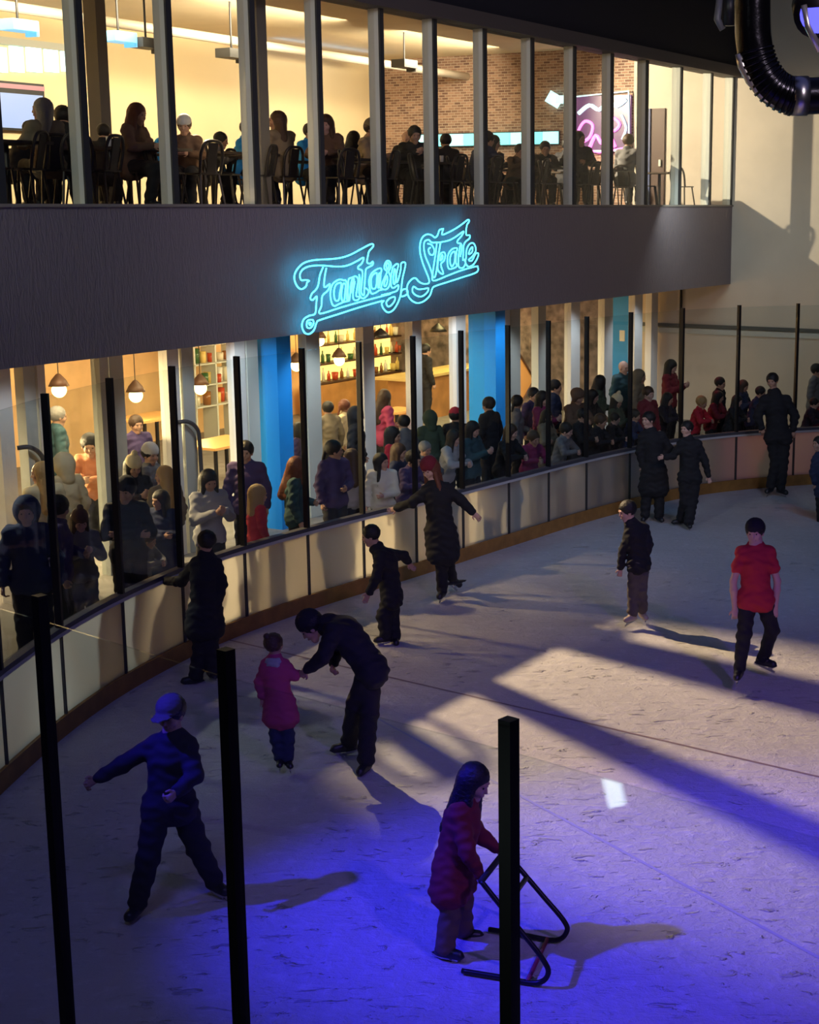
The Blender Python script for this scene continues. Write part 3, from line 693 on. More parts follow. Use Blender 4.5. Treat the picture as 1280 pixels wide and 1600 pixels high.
# ------------------------------------------------------------------ the skaters: joints set where each person stands, bends and reaches
def skater(label, D, S, pj, spec, face, fwd, dd={}, toes=None, group=None):
    """pj: pixel joints in the plane y = D (+ dd metres for single joints)."""
    J = {}
    for k, (x, y) in pj.items(): J[k] = np.array(WD(x, y, D + dd.get(k, 0)))
    fw = nrm((*fwd, 0)) if len(fwd) == 2 else nrm(fwd)
    J['fwd'] = fw; J['face'] = nrm(face); left = np.cross(UP, fw)
    ctr = J['pelvis']
    for a, b, off in (('hiL', 'hiR', .085), ('shL', 'shR', .17)):
        c = ctr if a[0] == 'h' else (J['neck'] * .75 + J['chest'] * .25)
        if a not in J: J[a] = c + left * off * S - (UP * .03 * S if a[0] == 'h' else 0)
        if b not in J: J[b] = c - left * off * S - (UP * .03 * S if a[0] == 'h' else 0)
    for s_ in 'LR':
        an = J['an' + s_]
        t = toes.get(s_) if toes and s_ in toes else fw
        J['to' + s_] = an + nrm(t) * .15 * S - UP * .035 * S
        for q in ('hdL', 'hdR', 'pnL', 'pnR'):
            if q in spec: J[q] = nrm(spec[q])
    for a, b in (('shL', 'shR'),):
        m_ = (J[a] + J[b]) / 2
        for q in (a, b): J[q] = J[q] + (m_ - J[q]) * .24 - UP * .012 * S
    J['curl'] = spec.get('curl', .5)
    org = (J['anL'] + J['anR']) / 2; org[2] = 0
    low = min(J['anL'][2], J['anR'][2]) - .10 * S
    return person_tree('person', J, S, spec, .0085, org, label, group=group)
PJ = lambda **k: k

skater('person with arm flung out, patterned jacket and cap, between the left two foreground posts', 10.75, .98,
    PJ(head=(267, 1117), neck=(270, 1148), chest=(266, 1185), pelvis=(265, 1252), shR=(236, 1162), elR=(196, 1192), haR=(153, 1216), shL=(300, 1164), elL=(304, 1212), haL=(278, 1236),
       knR=(232, 1340), anR=(214, 1413), knL=(310, 1325), anL=(335, 1378)),
    dict(hat=('cap', 'stone'), hair=('short', 'black'), top=dict(col='plaid', hem='hip', bulk=1.1, noise=.007), legs=dict(col='black', baggy=1.2), curl=1.0), (-.35, -1, -.25), (.15, -1), dict(anL=.25, knL=.1, haL=-.22, elL=-.1, haR=-.1, anR=-.1, knR=-.12), dict(R=(-.2, -1, 0), L=(.8, -.7, 0)))
skater('person in long black coat holding the boards beside the second foreground post, seen from behind', 16.35, .95,
    PJ(head=(322, 848), neck=(321, 868), chest=(321, 900), pelvis=(320, 955), elL=(283, 908), haL=(260, 908), elR=(347, 912), haR=(340, 945),
       shL=(303, 880), shR=(340, 880), knL=(314, 1012), anL=(306, 1058), knR=(328, 1012), anR=(333, 1050)),
    dict(hair=('short', 'black'), top=dict(col='black', hem='flare', bulk=1.3), legs=dict(col='black', baggy=1.6)), (-.6, .8, 0), (-.5, .85), dict(haL=.55, elL=.3), dict(L=(-.9, -.2, 0), R=(-.3, .5, 0)))
skater('red haired person in open black coat reaching back to the boards', 20.0, 1.04,
    PJ(head=(672, 734), neck=(680, 756), chest=(684, 778), pelvis=(689, 826), shR=(666, 764), elR=(645, 785), haR=(620, 794), shL=(702, 762), elL=(722, 783), haL=(739, 800),
       knR=(690, 876), anR=(691, 924), knL=(697, 868), anL=(707, 903)),
    dict(hair=('long', 'auburn'), hat=('beanie', 'dred'), pale=1, top=dict(col='black', hem='coat', bulk=1.3), legs=dict(col='black')), (-.5, -.8, -.4), (-.2, -1), dict(anL=.35, knL=.05, haR=.2), dict(R=(-.2, -1, 0), L=(.6, .5, -.5)))
skater('person crouching forward in black tracksuit, facing left, by the warm lit board panel', 18.0, .93,
    PJ(head=(579, 838), neck=(589, 855), chest=(603, 878), pelvis=(612, 928), shR=(592, 868), elR=(588, 903), haR=(577, 926), shL=(612, 866), elL=(631, 868), haL=(638, 878),
       knR=(599, 962), anR=(604, 994), knL=(613, 962), anL=(617, 996)),
    dict(hair=('short', 'black'), top=dict(col='black', bulk=1.2), legs=dict(col='black', baggy=1.5)), (-1, -.1, -.25), (-1, -.1), dict(shR=-.15, shL=.12, elR=-.25, haR=-.25, knR=-.1, anR=-.1, elL=.2, haL=.25), dict(R=(-.9, -.4, 0), L=(.2, -.9, 0)))
skater('tall person in black jacket bending down to hold the hand of the child in pink', 13.75, 1.03,
    PJ(head=(488, 981), neck=(512, 975), chest=(540, 990), pelvis=(579, 1040), shL=(520, 985), elL=(506, 1026), haL=(480, 1047), shR=(524, 976), elR=(528, 1015), haR=(522, 1035),
       knL=(556, 1098), anL=(545, 1162), knR=(577, 1110), anR=(572, 1192)),
    dict(hair=('short', 'black'), hat=('beanie', 'black'), top=dict(col='black', bulk=1.3, hem='hip'), legs=dict(col='black', baggy=1.3), curl=.9), (-.75, -.15, -.65), (-.7, -.1, -.72), dict(shL=-.2, elL=-.3, haL=-.2, shR=.2, elR=.3, haR=.2, anL=.35, knL=.1, anR=-.1), dict(L=(-1, -.3, 0), R=(-.3, -1, 0)))
skater('small child in pink hooded jacket with hair bun holding the bending adult\'s hand', 13.6, .70,
    PJ(head=(429, 1008), neck=(430, 1028), chest=(430, 1050), pelvis=(437, 1098), shL=(412, 1040), elL=(406, 1066), haL=(409, 1088), shR=(449, 1040), elR=(461, 1056), haR=(467, 1053),
       knL=(431, 1150), anL=(438, 1186), knR=(450, 1150), anR=(450, 1188)),
    dict(hoodroll='lgrey', hair=('bun', 'brown'), hat=('band', 'lgrey'), kh=1.15, top=dict(col='pink', hem='flare', bulk=1.5), legs=dict(col='navy', baggy=1.2)), (.35, .9, .1), (.2, 1), dict(haR=.05), dict(L=(.1, -1, 0), R=(.4, -1, 0)))
girl, GJ = skater('long haired person in dark red jacket leaning on the skating aid', 10.1, .86,
    PJ(head=(742, 1224), neck=(730, 1250), chest=(722, 1284), pelvis=(708, 1350), shL=(722, 1264), elL=(752, 1306), haL=(776, 1326), shR=(716, 1268), elR=(730, 1330), haR=(748, 1364),
       knL=(722, 1408), anL=(724, 1456), knR=(706, 1420), anR=(694, 1482)),
    dict(hair=('longer', 'black'), kh=1.1, top=dict(col='dred', hem='flare', bulk=1.4), legs=dict(col='brown', baggy=1.5), curl=1.1), (.85, -.4, -.35), (.9, -.25), dict(shL=.12, elL=.2, haL=.22, shR=-.12, elR=-.2, haR=-.16, anL=.25, knL=.12, knR=-.1, anR=-.12), dict(L=(1, .1, 0), R=(.9, -.35, 0)))
skater('child in black jacket and stone trousers with pale rental skates, looking left', 18.6, .86,
    PJ(head=(980, 800), neck=(986, 815), chest=(993, 836), pelvis=(998, 876), shL=(984, 824), elL=(974, 860), haL=(970, 888), shR=(1008, 824), elR=(1014, 850), haR=(1010, 872),
       knL=(991, 925), anL=(988, 962), knR=(1001, 922), anR=(1004, 958)),
    dict(hair=('short', 'black'), kh=1.12, pale=1, boot=BOOTW, top=dict(col='black', bulk=1.3), legs=dict(col='stone', baggy=1.6, end=.8)), (-1, -.35, -.3), (-.6, .4), dict(anR=.2, shL=-.05, shR=.1), dict(L=(-.6, -.6, 0), R=(.3, -.9, 0)))
skater('person in red t-shirt and black cap skating towards the camera at the right', 16.1, 1.0,
    PJ(head=(1180, 832), neck=(1181, 850), chest=(1181, 878), pelvis=(1181, 930), shR=(1154, 861), elR=(1146, 908), haR=(1148, 950), shL=(1208, 861), elL=(1215, 908), haL=(1212, 948),
       knR=(1163, 992), anR=(1155, 1048), knL=(1207, 984), anL=(1192, 1030)),
    dict(hair=('short', 'black'), hat=('backcap', 'black'), pale=1, top=dict(name='shirt', col='red', sleeve='short', hem='hip', bulk=.8, collar=False), legs=dict(col='black', baggy=.8)), (-.35, -1, -.2), (-.1, -1), dict(anL=.45, knL=.15), dict(R=(-.3, -1, 0), L=(.8, -.6, 0)))
skater('taller, left one of the pair in black by the far boards, long coat', 25.3, 1.0,
    PJ(head=(1013, 657), neck=(1016, 673), chest=(1020, 692), pelvis=(1022, 732), shR=(1001, 682), elR=(1000, 706), haR=(1004, 728), shL=(1038, 681), elL=(1046, 702), haL=(1034, 713),
       knR=(1011, 770), anR=(1008, 806), knL=(1030, 770), anL=(1030, 807)),
    dict(hair=('short', 'black'), pale=1, top=dict(col='black', hem='coat', bulk=1.5), legs=dict(col='black', baggy=1.5)), (-.8, -.7, 0), (-.2, -1), {}, dict(R=(-.3, -1, 0), L=(.3, -1, 0)))
skater('shorter, right one of the pair in black by the far boards', 24.8, .93,
    PJ(head=(1073, 671), neck=(1075, 685), chest=(1078, 704), pelvis=(1078, 742), shR=(1062, 693), elR=(1052, 712), haR=(1040, 714), shL=(1094, 693), elL=(1102, 722), haL=(1107, 743),
       knR=(1071, 782), anR=(1064, 812), knL=(1082, 784), anL=(1076, 817)),
    dict(hair=('short', 'black'), pale=1, top=dict(col='black', hem='hip', bulk=1.4), legs=dict(col='black', baggy=1.8)), (-.7, -.7, 0), (0, -1), dict(anL=-.1, anR=.2), dict(R=(-1, -.3, 0), L=(.1, -1, 0)))
skater('tall person in black leaning against the far boards in the red glow', 27.6, 1.14,
    PJ(head=(1207, 596), neck=(1210, 614), chest=(1212, 637), pelvis=(1216, 678), shR=(1190, 624), elR=(1184, 650), haR=(1190, 668), shL=(1233, 624), elL=(1242, 650), haL=(1240, 672),
       knR=(1212, 722), anR=(1204, 762), knL=(1224, 722), anL=(1220, 764)),
    dict(hair=('short', 'black'), kh=.9, top=dict(col='black', hem='hip', bulk=1.6), legs=dict(col='black', baggy=1.2)), (-.5, -1, -.2), (-.1, -1), {}, dict(R=(-.6, -1, 0), L=(.6, -1, 0)))
skater('dark haired person in navy top cut off by the right edge of the picture', 25.3, .9,
    PJ(head=(1279, 694), neck=(1282, 709), chest=(1286, 727), pelvis=(1290, 764), shR=(1272, 718), elR=(1270, 738), haR=(1274, 756), shL=(1300, 718), elL=(1306, 740), haL=(1304, 758),
       knR=(1283, 796), anR=(1282, 822), knL=(1296, 796), anL=(1296, 822)),
    dict(hair=('short', 'black'), top=dict(col='navy', hem='hip', bulk=1.2), legs=dict(col='black')), (-.9, -.5, 0), (-.5, -1))

# ------------------------------------------------------------------ skating aid pushed by the child
sa = empty('skating_aid', Wz(790, 1490, 0), label='black tubular skating aid frame on the blue lit ice', cat='skating aid')
def onplane(px, py, a, b):                       # where the view ray meets the vertical plane through a and b
    n = Vector((b.y - a.y, -(b.x - a.x), 0)); r = ray(px, py); c = Vector((0, 0, EYE)); t = (a - c).dot(n) / r.dot(n); return c + r * t
zg = .03
n0, n1 = Wz(722, 1517, zg), Wz(838, 1536, zg); f0, f1 = Wz(764, 1452, zg), Wz(868, 1469, zg)
hn, hf = onplane(752, 1377, n0, n1), onplane(789, 1330, f0, f1)
nu = onplane(845, 1494, n0, n1); fu = onplane(880, 1437, f0, f1); nb2 = onplane(857, 1520, n0, n1); fb2 = onplane(886, 1455, f0, f1)
child_at(MB().tube(catmull([n0, n0.lerp(n1, .5), n1, nb2, nu, nu.lerp(hn, .35), nu.lerp(hn, .7), hn], 5), .019, 10), 'side_frame', M_BLACK, sa, True)
child_at(MB().tube(catmull([f0, f0.lerp(f1, .5), f1, fb2, fu, fu.lerp(hf, .35), fu.lerp(hf, .7), hf], 5), .019, 10), 'side_frame', M_BLACK, sa, True)
child_at(MB().tube([hn, hf], .022, 10), 'handle', mat('rubber_grip', (.02, .02, .02), .8), sa, True)
child_at(MB().tube([nu.lerp(hn, .62), fu.lerp(hf, .62)], .019, 10), 'crossbar', M_BLACK, sa, True)
child_at(MB().tube([n1.lerp(n0, .12), f1.lerp(f0, .12)], .016, 10), 'base_bar', mat('red_bar', (.25, .02, .05), .5), sa, True)
# ================================================================== SPECTATORS BEHIND THE GLASS
ZW_ = .25                                            # walkway height
def proto_joints(kind):
    """a 1.70 m person at the origin facing -Y"""
    J = dict(head=(0, -.03, 1.585), neck=(0, .0, 1.44), chest=(0, .0, 1.25), pelvis=(0, .01, .93), shL=(.165, 0, 1.385), shR=(-.165, 0, 1.385),
             hiL=(.085, .01, .90), hiR=(-.085, .01, .90), knL=(.10, -.02, .50), knR=(-.09, -.01, .50), anL=(.11, .02, .10), anR=(-.10, .03, .10), toL=(.13, -.13, .05), toR=(-.12, -.12, .05),
             elL=(.25, .02, 1.12), elR=(-.25, .02, 1.12), haL=(.26, -.06, .88), haR=(-.26, -.06, .88))
    face = (0, -1, -.12)
    if kind == 'lean':                               # forearms on the cap rail
        for k in ('head', 'neck', 'chest'): x, y, z = J[k]; J[k] = (x, y - .16 * (z - .9) / .7, z - .02)
        J.update(shL=(.17, -.12, 1.36), shR=(-.17, -.12, 1.36), elL=(.27, -.28, 1.14), elR=(-.27, -.28, 1.14), haL=(.06, -.46, 1.12), haR=(-.06, -.44, 1.15)); face = (.2, -1, -.3)
    if kind == 'phone':
        J.update(elL=(.24, -.10, 1.12), elR=(-.24, -.08, 1.12), haL=(.06, -.34, 1.26), haR=(-.07, -.33, 1.24)); face = (0, -1, -.35)
    if kind == 'turn': face = (.9, -.6, -.05); J.update(elL=(.22, -.06, 1.10), haL=(.04, -.24, 1.08))
    if kind == 'crossed': J.update(elL=(.25, -.08, 1.12), elR=(-.25, -.08, 1.12), haL=(-.10, -.20, 1.15), haR=(.10, -.20, 1.12)); face = (-.5, -1, -.1)
    if kind.startswith('sit'):
        J.update(head=(0, -.10, 1.20), neck=(0, -.05, 1.055), chest=(0, -.02, .87), pelvis=(0, .04, .55), shL=(.165, -.03, 1.0), shR=(-.165, -.03, 1.0), hiL=(.09, .03, .53), hiR=(-.09, .03, .53),
                 knL=(.12, -.40, .52), knR=(-.12, -.40, .52), anL=(.12, -.36, .11), anR=(-.12, -.30, .11), toL=(.13, -.50, .05), toR=(-.13, -.44, .05), elL=(.25, -.14, .78), elR=(-.25, -.14, .78), haL=(.10, -.36, .80), haR=(-.10, -.36, .80))
        face = (0, -1, -.2)
        if kind == 'sit_lean':
            J.update(head=(.0, -.26, 1.13), neck=(0, -.18, 1.0), chest=(0, -.10, .84), shL=(.165, -.16, .95), shR=(-.165, -.16, .95), elL=(.24, -.36, .80), elR=(-.24, -.36, .80), haL=(.05, -.48, .86), haR=(-.05, -.48, .88))
        if kind == 'sit_turn': face = (.8, -.7, 0); J.update(haR=(-.26, -.42, .82), elR=(-.30, -.20, .80))
    J['face'] = face; J['fwd'] = (0, -1, 0); J['curl'] = .8
    return {k: np.array(v, float) if not isinstance(v, float) else v for k, v in J.items()}
PROTO = {}
def proto(key, pose, hair, hat=None, hem='hip', bulk=1.2, child=False):
    spec = dict(hair=hair, hat=hat, top=dict(col='black', hem=hem, bulk=bulk), legs=dict(col='black', baggy=1.3), skates=False, eyes=True, seed=len(PROTO) * 1.7, kh=1.22 if child else 1.03)
    r, _ = person_tree('person', proto_joints(pose), 1.0, spec, .0125, (0, 0, 0))
    PROTO[key] = [r, False]
proto('lean', 'lean', ('short', 'black')); proto('leanlong', 'lean', ('long', 'black')); proto('phone', 'phone', ('long', 'black')); proto('stand', 'stand', ('short', 'black'))
proto('turn', 'turn', ('ponytail', 'black')); proto('longback', 'turn', ('longer', 'black')); proto('beanie', 'crossed', ('short', 'black'), ('beanie', 'grey')); proto('pompom', 'phone', ('long', 'black'), ('pompom', 'grey'))
proto('hood', 'stand', ('short', 'black'), ('hood', 'black')); proto('coat', 'crossed', ('long', 'black'), None, 'coat', 1.5); proto('fur', 'lean', ('short', 'black'), ('fur', 'brown'))
proto('child', 'lean', ('short', 'black'), None, 'hip', 1.4, True); proto('childlong', 'stand', ('long', 'black'), None, 'hip', 1.4, True); proto('bald', 'stand', None)
proto('sit', 'sit', ('short', 'black')); proto('sitlong', 'sit', ('longer', 'black')); proto('sitlean', 'sit_lean', ('short', 'black')); proto('sitturn', 'sit_turn', ('long', 'black')); proto('sithat', 'sit', ('short', 'black'), ('beanie', 'grey')); proto('sitbald', 'sit_lean', None)
HATS = ('beanie', 'cap', 'hood', 'fur_hat', 'headband')
def place(key, loc, dirv, scale, label, group, top='black', legs='black', hair='black', hat=None, pale=False):
    p = PROTO[key]
    if not p[1]: p[1] = True; r = p[0]
    else: r = copy_tree(p[0])
    r.location = loc; r.rotation_euler = (0, 0, math.atan2(dirv[1], dirv[0]) + math.pi / 2); r.scale = (scale,) * 3
    tag(r, label, 'person', group)
    for c in r.children:
        b = c.name.split('.')[0]
        m = {'jacket': C_(top), 'trousers': C_(legs), 'hair': MATS['hair_' + hair], 'body': SKINP if pale else SKIN}.get(b)
        if b in HATS: m = C_(hat or 'grey')
        if m is not None and c.material_slots:
            c.material_slots[0].link = 'OBJECT'; c.material_slots[0].material = m
    return r
TAKEN = []
def barrier_dist(x, y): return min(math.hypot(x - q.x, y - q.y) for q in BPATH)
def crowd(px, py, D, key, label, top='black', hair='black', hat=None, ang=0., legs='black', base=ZW_, pale=False, group='spectators behind the rink glass', headz=1.585):
    v = Vector((FN.x, FN.y, 0)); v.rotate(Matrix.Rotation(R(ang), 3, 'Z'))
    reach = {'lean': .62, 'leanlong': .62, 'child': .62, 'fur': .62, 'phone': .50, 'pompom': .50}.get(key, .36)
    best = None
    for k in range(60):                              # stand clear of the boards, the glazing and of one another
        d = D + .1 * ((k + 1) // 2) * (1 if k % 2 else -1); p = WD(px, py, d); sc = (p.z - base) / headz; c = Vector((p.x, p.y, 0)) + v * (reach * .35 * sc)
        o = so(p)[1]; bad = 0
        n_ = min(range(len(BPATH)), key=lambda i: (BPATH[i] - Vector((p.x, p.y, 0))).length); t_ = BPATH[min(n_ + 1, len(BPATH) - 1)] - BPATH[n_ - 1]
        side = (p.x - BPATH[n_].x) * -t_.y + (p.y - BPATH[n_].y) * t_.x
        bd = barrier_dist(p.x, p.y) * (1 if side > 0 else -1)
        bad += max(0, (reach + .08) * sc - bd) * 6 + max(0, .34 - abs(o - GO)) * 3
        for q, qs in TAKEN: bad += 1.6 * max(0, .27 * (sc + qs) - math.hypot(p.x - q[0], p.y - q[1]))
        bad += max(0, sc - 1.12) * 4 + .04 * abs(d - D)
        if best is None or bad < best[0]: best = (bad, p, sc)
    _, p, sc = best; TAKEN.append(((p.x, p.y), sc))
    return place(key, (p.x, p.y, base), v, sc, label, group, top, legs, hair, hat, pale)
K = crowd
K(42, 800, 16.1, 'hood', 'person in hooded navy coat by the left edge behind the glass', 'navy', hat='navy', ang=-50)
K(88, 795, 16.5, 'turn', 'person in dark purple coat beside the hooded one in navy, left end', 'purple', ang=40)
K(124, 815, 16.3, 'pompom', 'person with pink face and mottled brown hat behind the left panes', 'grey', 'brown', 'brown', ang=-30, pale=True)
K(105, 874, 15.5, 'child', 'child with black hair pressed to the glass in grey green coat', 'green', ang=-60)
K(196, 768, 17.7, 'beanie', 'person in dark beanie and black jacket, arms folded, left part', 'black', hat='black', ang=-40)
K(220, 842, 16.7, 'child', 'small child in grey jacket under the person with dark beanie', 'grey', 'brown', ang=10)
K(251, 782, 17.5, 'coat', 'person in long navy coat beside the person with dark beanie', 'navy', ang=-70)
K(325, 752, 18.7, 'phone', 'person in pale grey hoodie with raised hands near the front boards', 'lgrey', ang=-25)
K(384, 707, 20.6, 'stand', 'broad person in purple navy jacket in front of the bright blue column', 'purple', ang=-60)
K(401, 775, 18.95, 'childlong', 'blond child in bright red coat at the boards', 'red', 'blond', ang=60)
K(460, 730, 20.2, 'longback', 'auburn haired person in dark teal coat right of the red coat child', 'teal', 'auburn', ang=35)
K(521, 704, 21.3, 'turn', 'dark haired person in purple jacket left of the white fleece', 'purple', ang=-20)
K(548, 716, 20.9, 'longback', 'person with long brown hair in grey top left of the white fleece', 'lgrey', 'brown', ang=150)
K(597, 722, 21.1, 'longback', 'dark haired person in white fleece at the boards', 'white', 'black', ang=-60, pale=True)
K(636, 716, 22.2, 'child', 'child in purple jacket right of the white fleece', 'purple', ang=-20)
K(622, 708, 22.8, 'childlong', 'child in navy jacket peering over behind the purple child', 'navy', 'brown', ang=10)
K(612, 682, 24.0, 'childlong', 'child in bright red coat inside behind the white fleece', 'red', ang=20)
K(632, 662, 24.9, 'stand', 'person in grey coat behind the red coat child inside', 'grey', ang=160)
K(672, 655, 25.2, 'hood', 'person in dark green hooded parka by the bar end', 'green', hat='green', ang=150)
K(655, 699, 23.0, 'lean', 'grey haired person behind the red haired skater', 'grey', 'grey', ang=-20)
K(696, 682, 23.7, 'leanlong', 'person in pale grey hooded top right of the red haired skater', 'lgrey', 'black', pale=True)
K(712, 652, 25.4, 'beanie', 'person in red hat and dark coat behind the pale grey hood', 'black', hat='red', ang=120)
K(737, 672, 23.9, 'phone', 'person in dark teal jacket in front of the blue column', 'teal', 'black', pale=True)
K(765, 634, 26.3, 'stand', 'person in black coat with back turned against the rear blue column', 'black', ang=170)
K(785, 673, 24.2, 'leanlong', 'long haired person in black right of the dark teal jacket', 'black', 'brown', pale=True)
K(827, 683, 24.2, 'child', 'child in magenta jacket at the boards', 'magenta', 'brown', ang=-30)
K(806, 630, 27.0, 'turn', 'person in grey top in the second row behind the magenta child', 'grey', ang=30)
K(833, 618, 28.0, 'stand', 'person in purple coat in the back row left of the magenta scarf', 'purple', ang=-20)
K(846, 624, 27.3, 'phone', 'person in magenta coat in the second row', 'magenta', pale=True)
K(866, 606, 28.7, 'stand', 'person in navy jacket in the back row left of the pale column', 'navy', ang=20)
K(892, 618, 27.8, 'fur', 'person in furry brown hat in the middle of the far crowd', 'brown', hat='brown', ang=-20)
K(914, 618, 28.6, 'leanlong', 'person with pale face beside the furry brown hat', 'black', pale=True)
K(936, 598, 29.8, 'longback', 'dark haired person in dark green in the back row before the white column', 'green', ang=20)
K(973, 575, 31.6, 'bald', 'bald person in blue jacket before the blue wall panel', 'teal', ang=-20, pale=True)
K(998, 590, 30.4, 'hood', 'person in olive hood by the last white column', 'khaki', hat='khaki', ang=10)
K(873, 671, 25.2, 'child', 'child with pale face low at the boards, right of magenta', 'grey', pale=True)
K(898, 648, 26.4, 'lean', 'person in black jacket leaning below the furry hat', 'black')
K(927, 657, 26.3, 'child', 'child in black leaning left of the pale faced person at the far boards', 'black', 'brown')
K(950, 653, 26.7, 'lean', 'pale faced person in black leaning at the far boards', 'black', pale=True)
K(962, 628, 28.2, 'pompom', 'person in cream knitted hat in the far crowd', 'green', hat='cream')
K(981, 648, 27.2, 'lean', 'person in dark navy leaning left of the pair in black', 'navy')
K(853, 652, 26.2, 'coat', 'person in khaki coat below the magenta coat', 'khaki')
K(910, 672, 25.6, 'child', 'small child in black at the cap rail, far crowd', 'black')
K(1012, 616, 28.4, 'stand', 'brown haired person in dark red top behind the pair in black', 'dred', 'brown', pale=True, ang=-20)
K(1047, 574, 31.8, 'phone', 'person in maroon coat standing tall by the first far post', 'dred', 'black', pale=True)
K(1032, 622, 29.2, 'leanlong', 'person in plum jacket behind the pair in black', 'plaid')
K(1086, 628, 29.6, 'child', 'child in bright red jacket at the far wall', 'red', 'blond')
K(1124, 600, 30.6, 'stand', 'dark haired person at the back left of the far wall group', 'black')
K(1112, 619, 29.9, 'leanlong', 'person in maroon leaning in the far wall group', 'dred')
K(1141, 625, 29.5, 'leanlong', 'pale faced person in black in the far wall group', 'black', pale=True)
K(1160, 604, 30.6, 'phone', 'person in navy with red tinged hair in the far wall group', 'navy', 'brown')
K(1177, 612, 30.2, 'lean', 'person in navy close to the tall leaning skater', 'navy')
K(1262, 629, 29.7, 'lean', 'pale faced person in plum at the right edge', 'plaid', pale=True)
K(1275, 580, 31.4, 'stand', 'person in grey at the right edge, top row', 'grey')
K(1278, 618, 30.4, 'lean', 'person in dark red at the right edge, middle row', 'dred')
# inside the cafe
G2 = 'guests inside the cafe'
K(88, 652, 23.6, 'stand', 'person in dark green jacket standing in the left cafe window', 'teal', 'grey', ang=60, group=G2)
K(100, 728, 19.6, 'hood', 'person in cream coat with pale hood, left cafe window', 'cream', hat='cream', ang=170, group=G2)
K(66, 742, 19.2, 'longback', 'person in cream jacket left of the cream hooded coat', 'cream', 'blond', ang=160, group=G2)
K(146, 692, 21.9, 'child', 'child in orange top at the cafe table', 'orange', ang=-60, group=G2)
K(212, 664, 23.7, 'stand', 'person in purple leaning in the second cafe window', 'purple', 'brown', ang=-20, group=G2)
K(232, 712, 20.9, 'beanie', 'person in white cap and grey jacket in the second cafe window', 'grey', hat='white', ang=20, group=G2)
K(207, 730, 20.3, 'pompom', 'person in cream beanie left of the white cap', 'black', hat='cream', ang=-20, group=G2)
K(257, 745, 20.2, 'longback', 'blond person beside the white cap', 'khaki', 'blond', ang=160, group=G2)
K(466, 672, 24.6, 'longback', 'person in dark purple behind the long black post', 'purple', ang=20, group=G2)
K(513, 640, 26.6, 'stand', 'person in olive sweater inside, left of the yellow sleeves', 'khaki', ang=150, group=G2)
K(537, 636, 26.8, 'turn', 'person in cream and red top inside near the bar shelves', 'cream', 'auburn', ang=20, group=G2)
K(556, 650, 25.6, 'hood', 'dark hooded person left of the first white column', 'black', hat='black', ang=20, group=G2)
K(598, 622, 27.0, 'longback', 'person in pink coat inside behind the first white column', 'pink', 'brown', ang=70, group=G2)
K(664, 548, 35.5, 'stand', 'person in black working at the yellow lit bar', 'black', ang=60, group=G2)

# ================================================================== UPPER RESTAURANT
ZU = 5.17
CH_M = mat('chair_metal', (.035, .03, .028), .4, .4); TB_M = mat('table_top_dark', (.05, .035, .025), .5)
def make_chair():
    r = empty('restaurant_chair', (0, 0, 0))
    MB().box((0, 0, .445), (.36, .36, .02)).build('seat', CH_M, r)
    for x in (-1, 1):
        for y in (-1, 1): MB().tube([(x * .15, y * .15, .44), (x * .20, y * .21, 0)], .016, 6).build('leg', CH_M, r)
    MB().tube(catmull([(-.17, .16, .44), (-.18, .21, .68), (-.13, .24, .83), (0, .25, .86), (.13, .24, .83), (.18, .21, .68), (.16, .16, .44)], 4), .022, 6).build('back_frame', CH_M, r, True)
    MB().box((0, .215, .64), (.15, .014, .40), Matrix.Rotation(R(-12), 3, 'X')).build('back_slat', CH_M, r)
    return r
def make_table():
    r = empty('restaurant_table', (0, 0, 0))
    MB().box((0, 0, .745), (.75, .75, .035)).build('table_top', TB_M, r)
    MB().tube([(0, 0, .73), (0, 0, .03)], .035, 10).build('pedestal', CH_M, r)
    MB().box((0, 0, .02), (.5, .07, .03)).box((0, 0, .02), (.07, .5, .03)).build('base', CH_M, r)
    return r
chair0, table0 = make_chair(), make_table(); used = {}
def put(src, loc, rz, label, cat, group):
    if src.name in used: r = copy_tree(src)
    else: used[src.name] = 1; r = src
    r.location = loc; r.rotation_euler = (0, 0, rz); return tag(r, label, cat, group)
def sit(px, py, o, key, label, top, ang, hair='black', hat=None, pale=False, hz=1.20, chair=None):
    p = Wf(px, py, o); v = Vector((FN.x, FN.y, 0)); v.rotate(Matrix.Rotation(R(ang), 3, 'Z'))
    sc = min(1.12, max(.85, (p.z - ZU) / hz))
    place(key, (p.x, p.y, ZU), v, sc, label, 'guests in the upper restaurant', top, 'black', hair, hat, pale)
    if chair:
        q = Vector((p.x, p.y, ZU)) - v * .02
        put(chair0, q, math.atan2(v.y, v.x) + math.pi / 2, chair, 'chair', 'metal cafe chairs in the upper restaurant')
U = sit
U(70, 172, -1.0, 'sitturn', 'person in grey puffer vest, first at the upper windows', 'khaki', 160, 'grey', chair='dark chair under the person in puffer vest')
U(100, 174, -2.0, 'sitlean', 'person in black jacket next to the puffer vest, upper floor', 'black', 140, chair='dark chair under the person next to the puffer vest')
U(205, 180, -1.0, 'sitlong', 'person with long brown hair facing the rink, upper floor', 'brown', 10, 'auburn', chair='dark chair under the long haired person facing the rink')
U(290, 198, -1.1, 'sithat', 'person in white cap by the third upper mullion', 'brown', -60, 'brown', 'white', chair='dark chair under the person in white cap')
U(252, 203, -4.0, 'sit', 'person in bright blue far back, left of the white cap', 'blue', 20)
U(378, 204, -3.4, 'sit', 'person in bright blue shirt by the fourth upper mullion', 'blue', 20)
U(440, 190, -1.0, 'sitturn', 'curly haired person in grey brown coat with back to the glass', 'khaki', 170, 'brown', chair='metal chair under the curly haired person')
U(478, 208, -3.6, 'sit', 'person in bright blue beside the curly haired one', 'blue', 0)
U(512, 196, -1.5, 'sitlong', 'person in white face mask with long dark hair', 'brown', -70, 'brown', pale=True, chair='dark chair under the masked person')
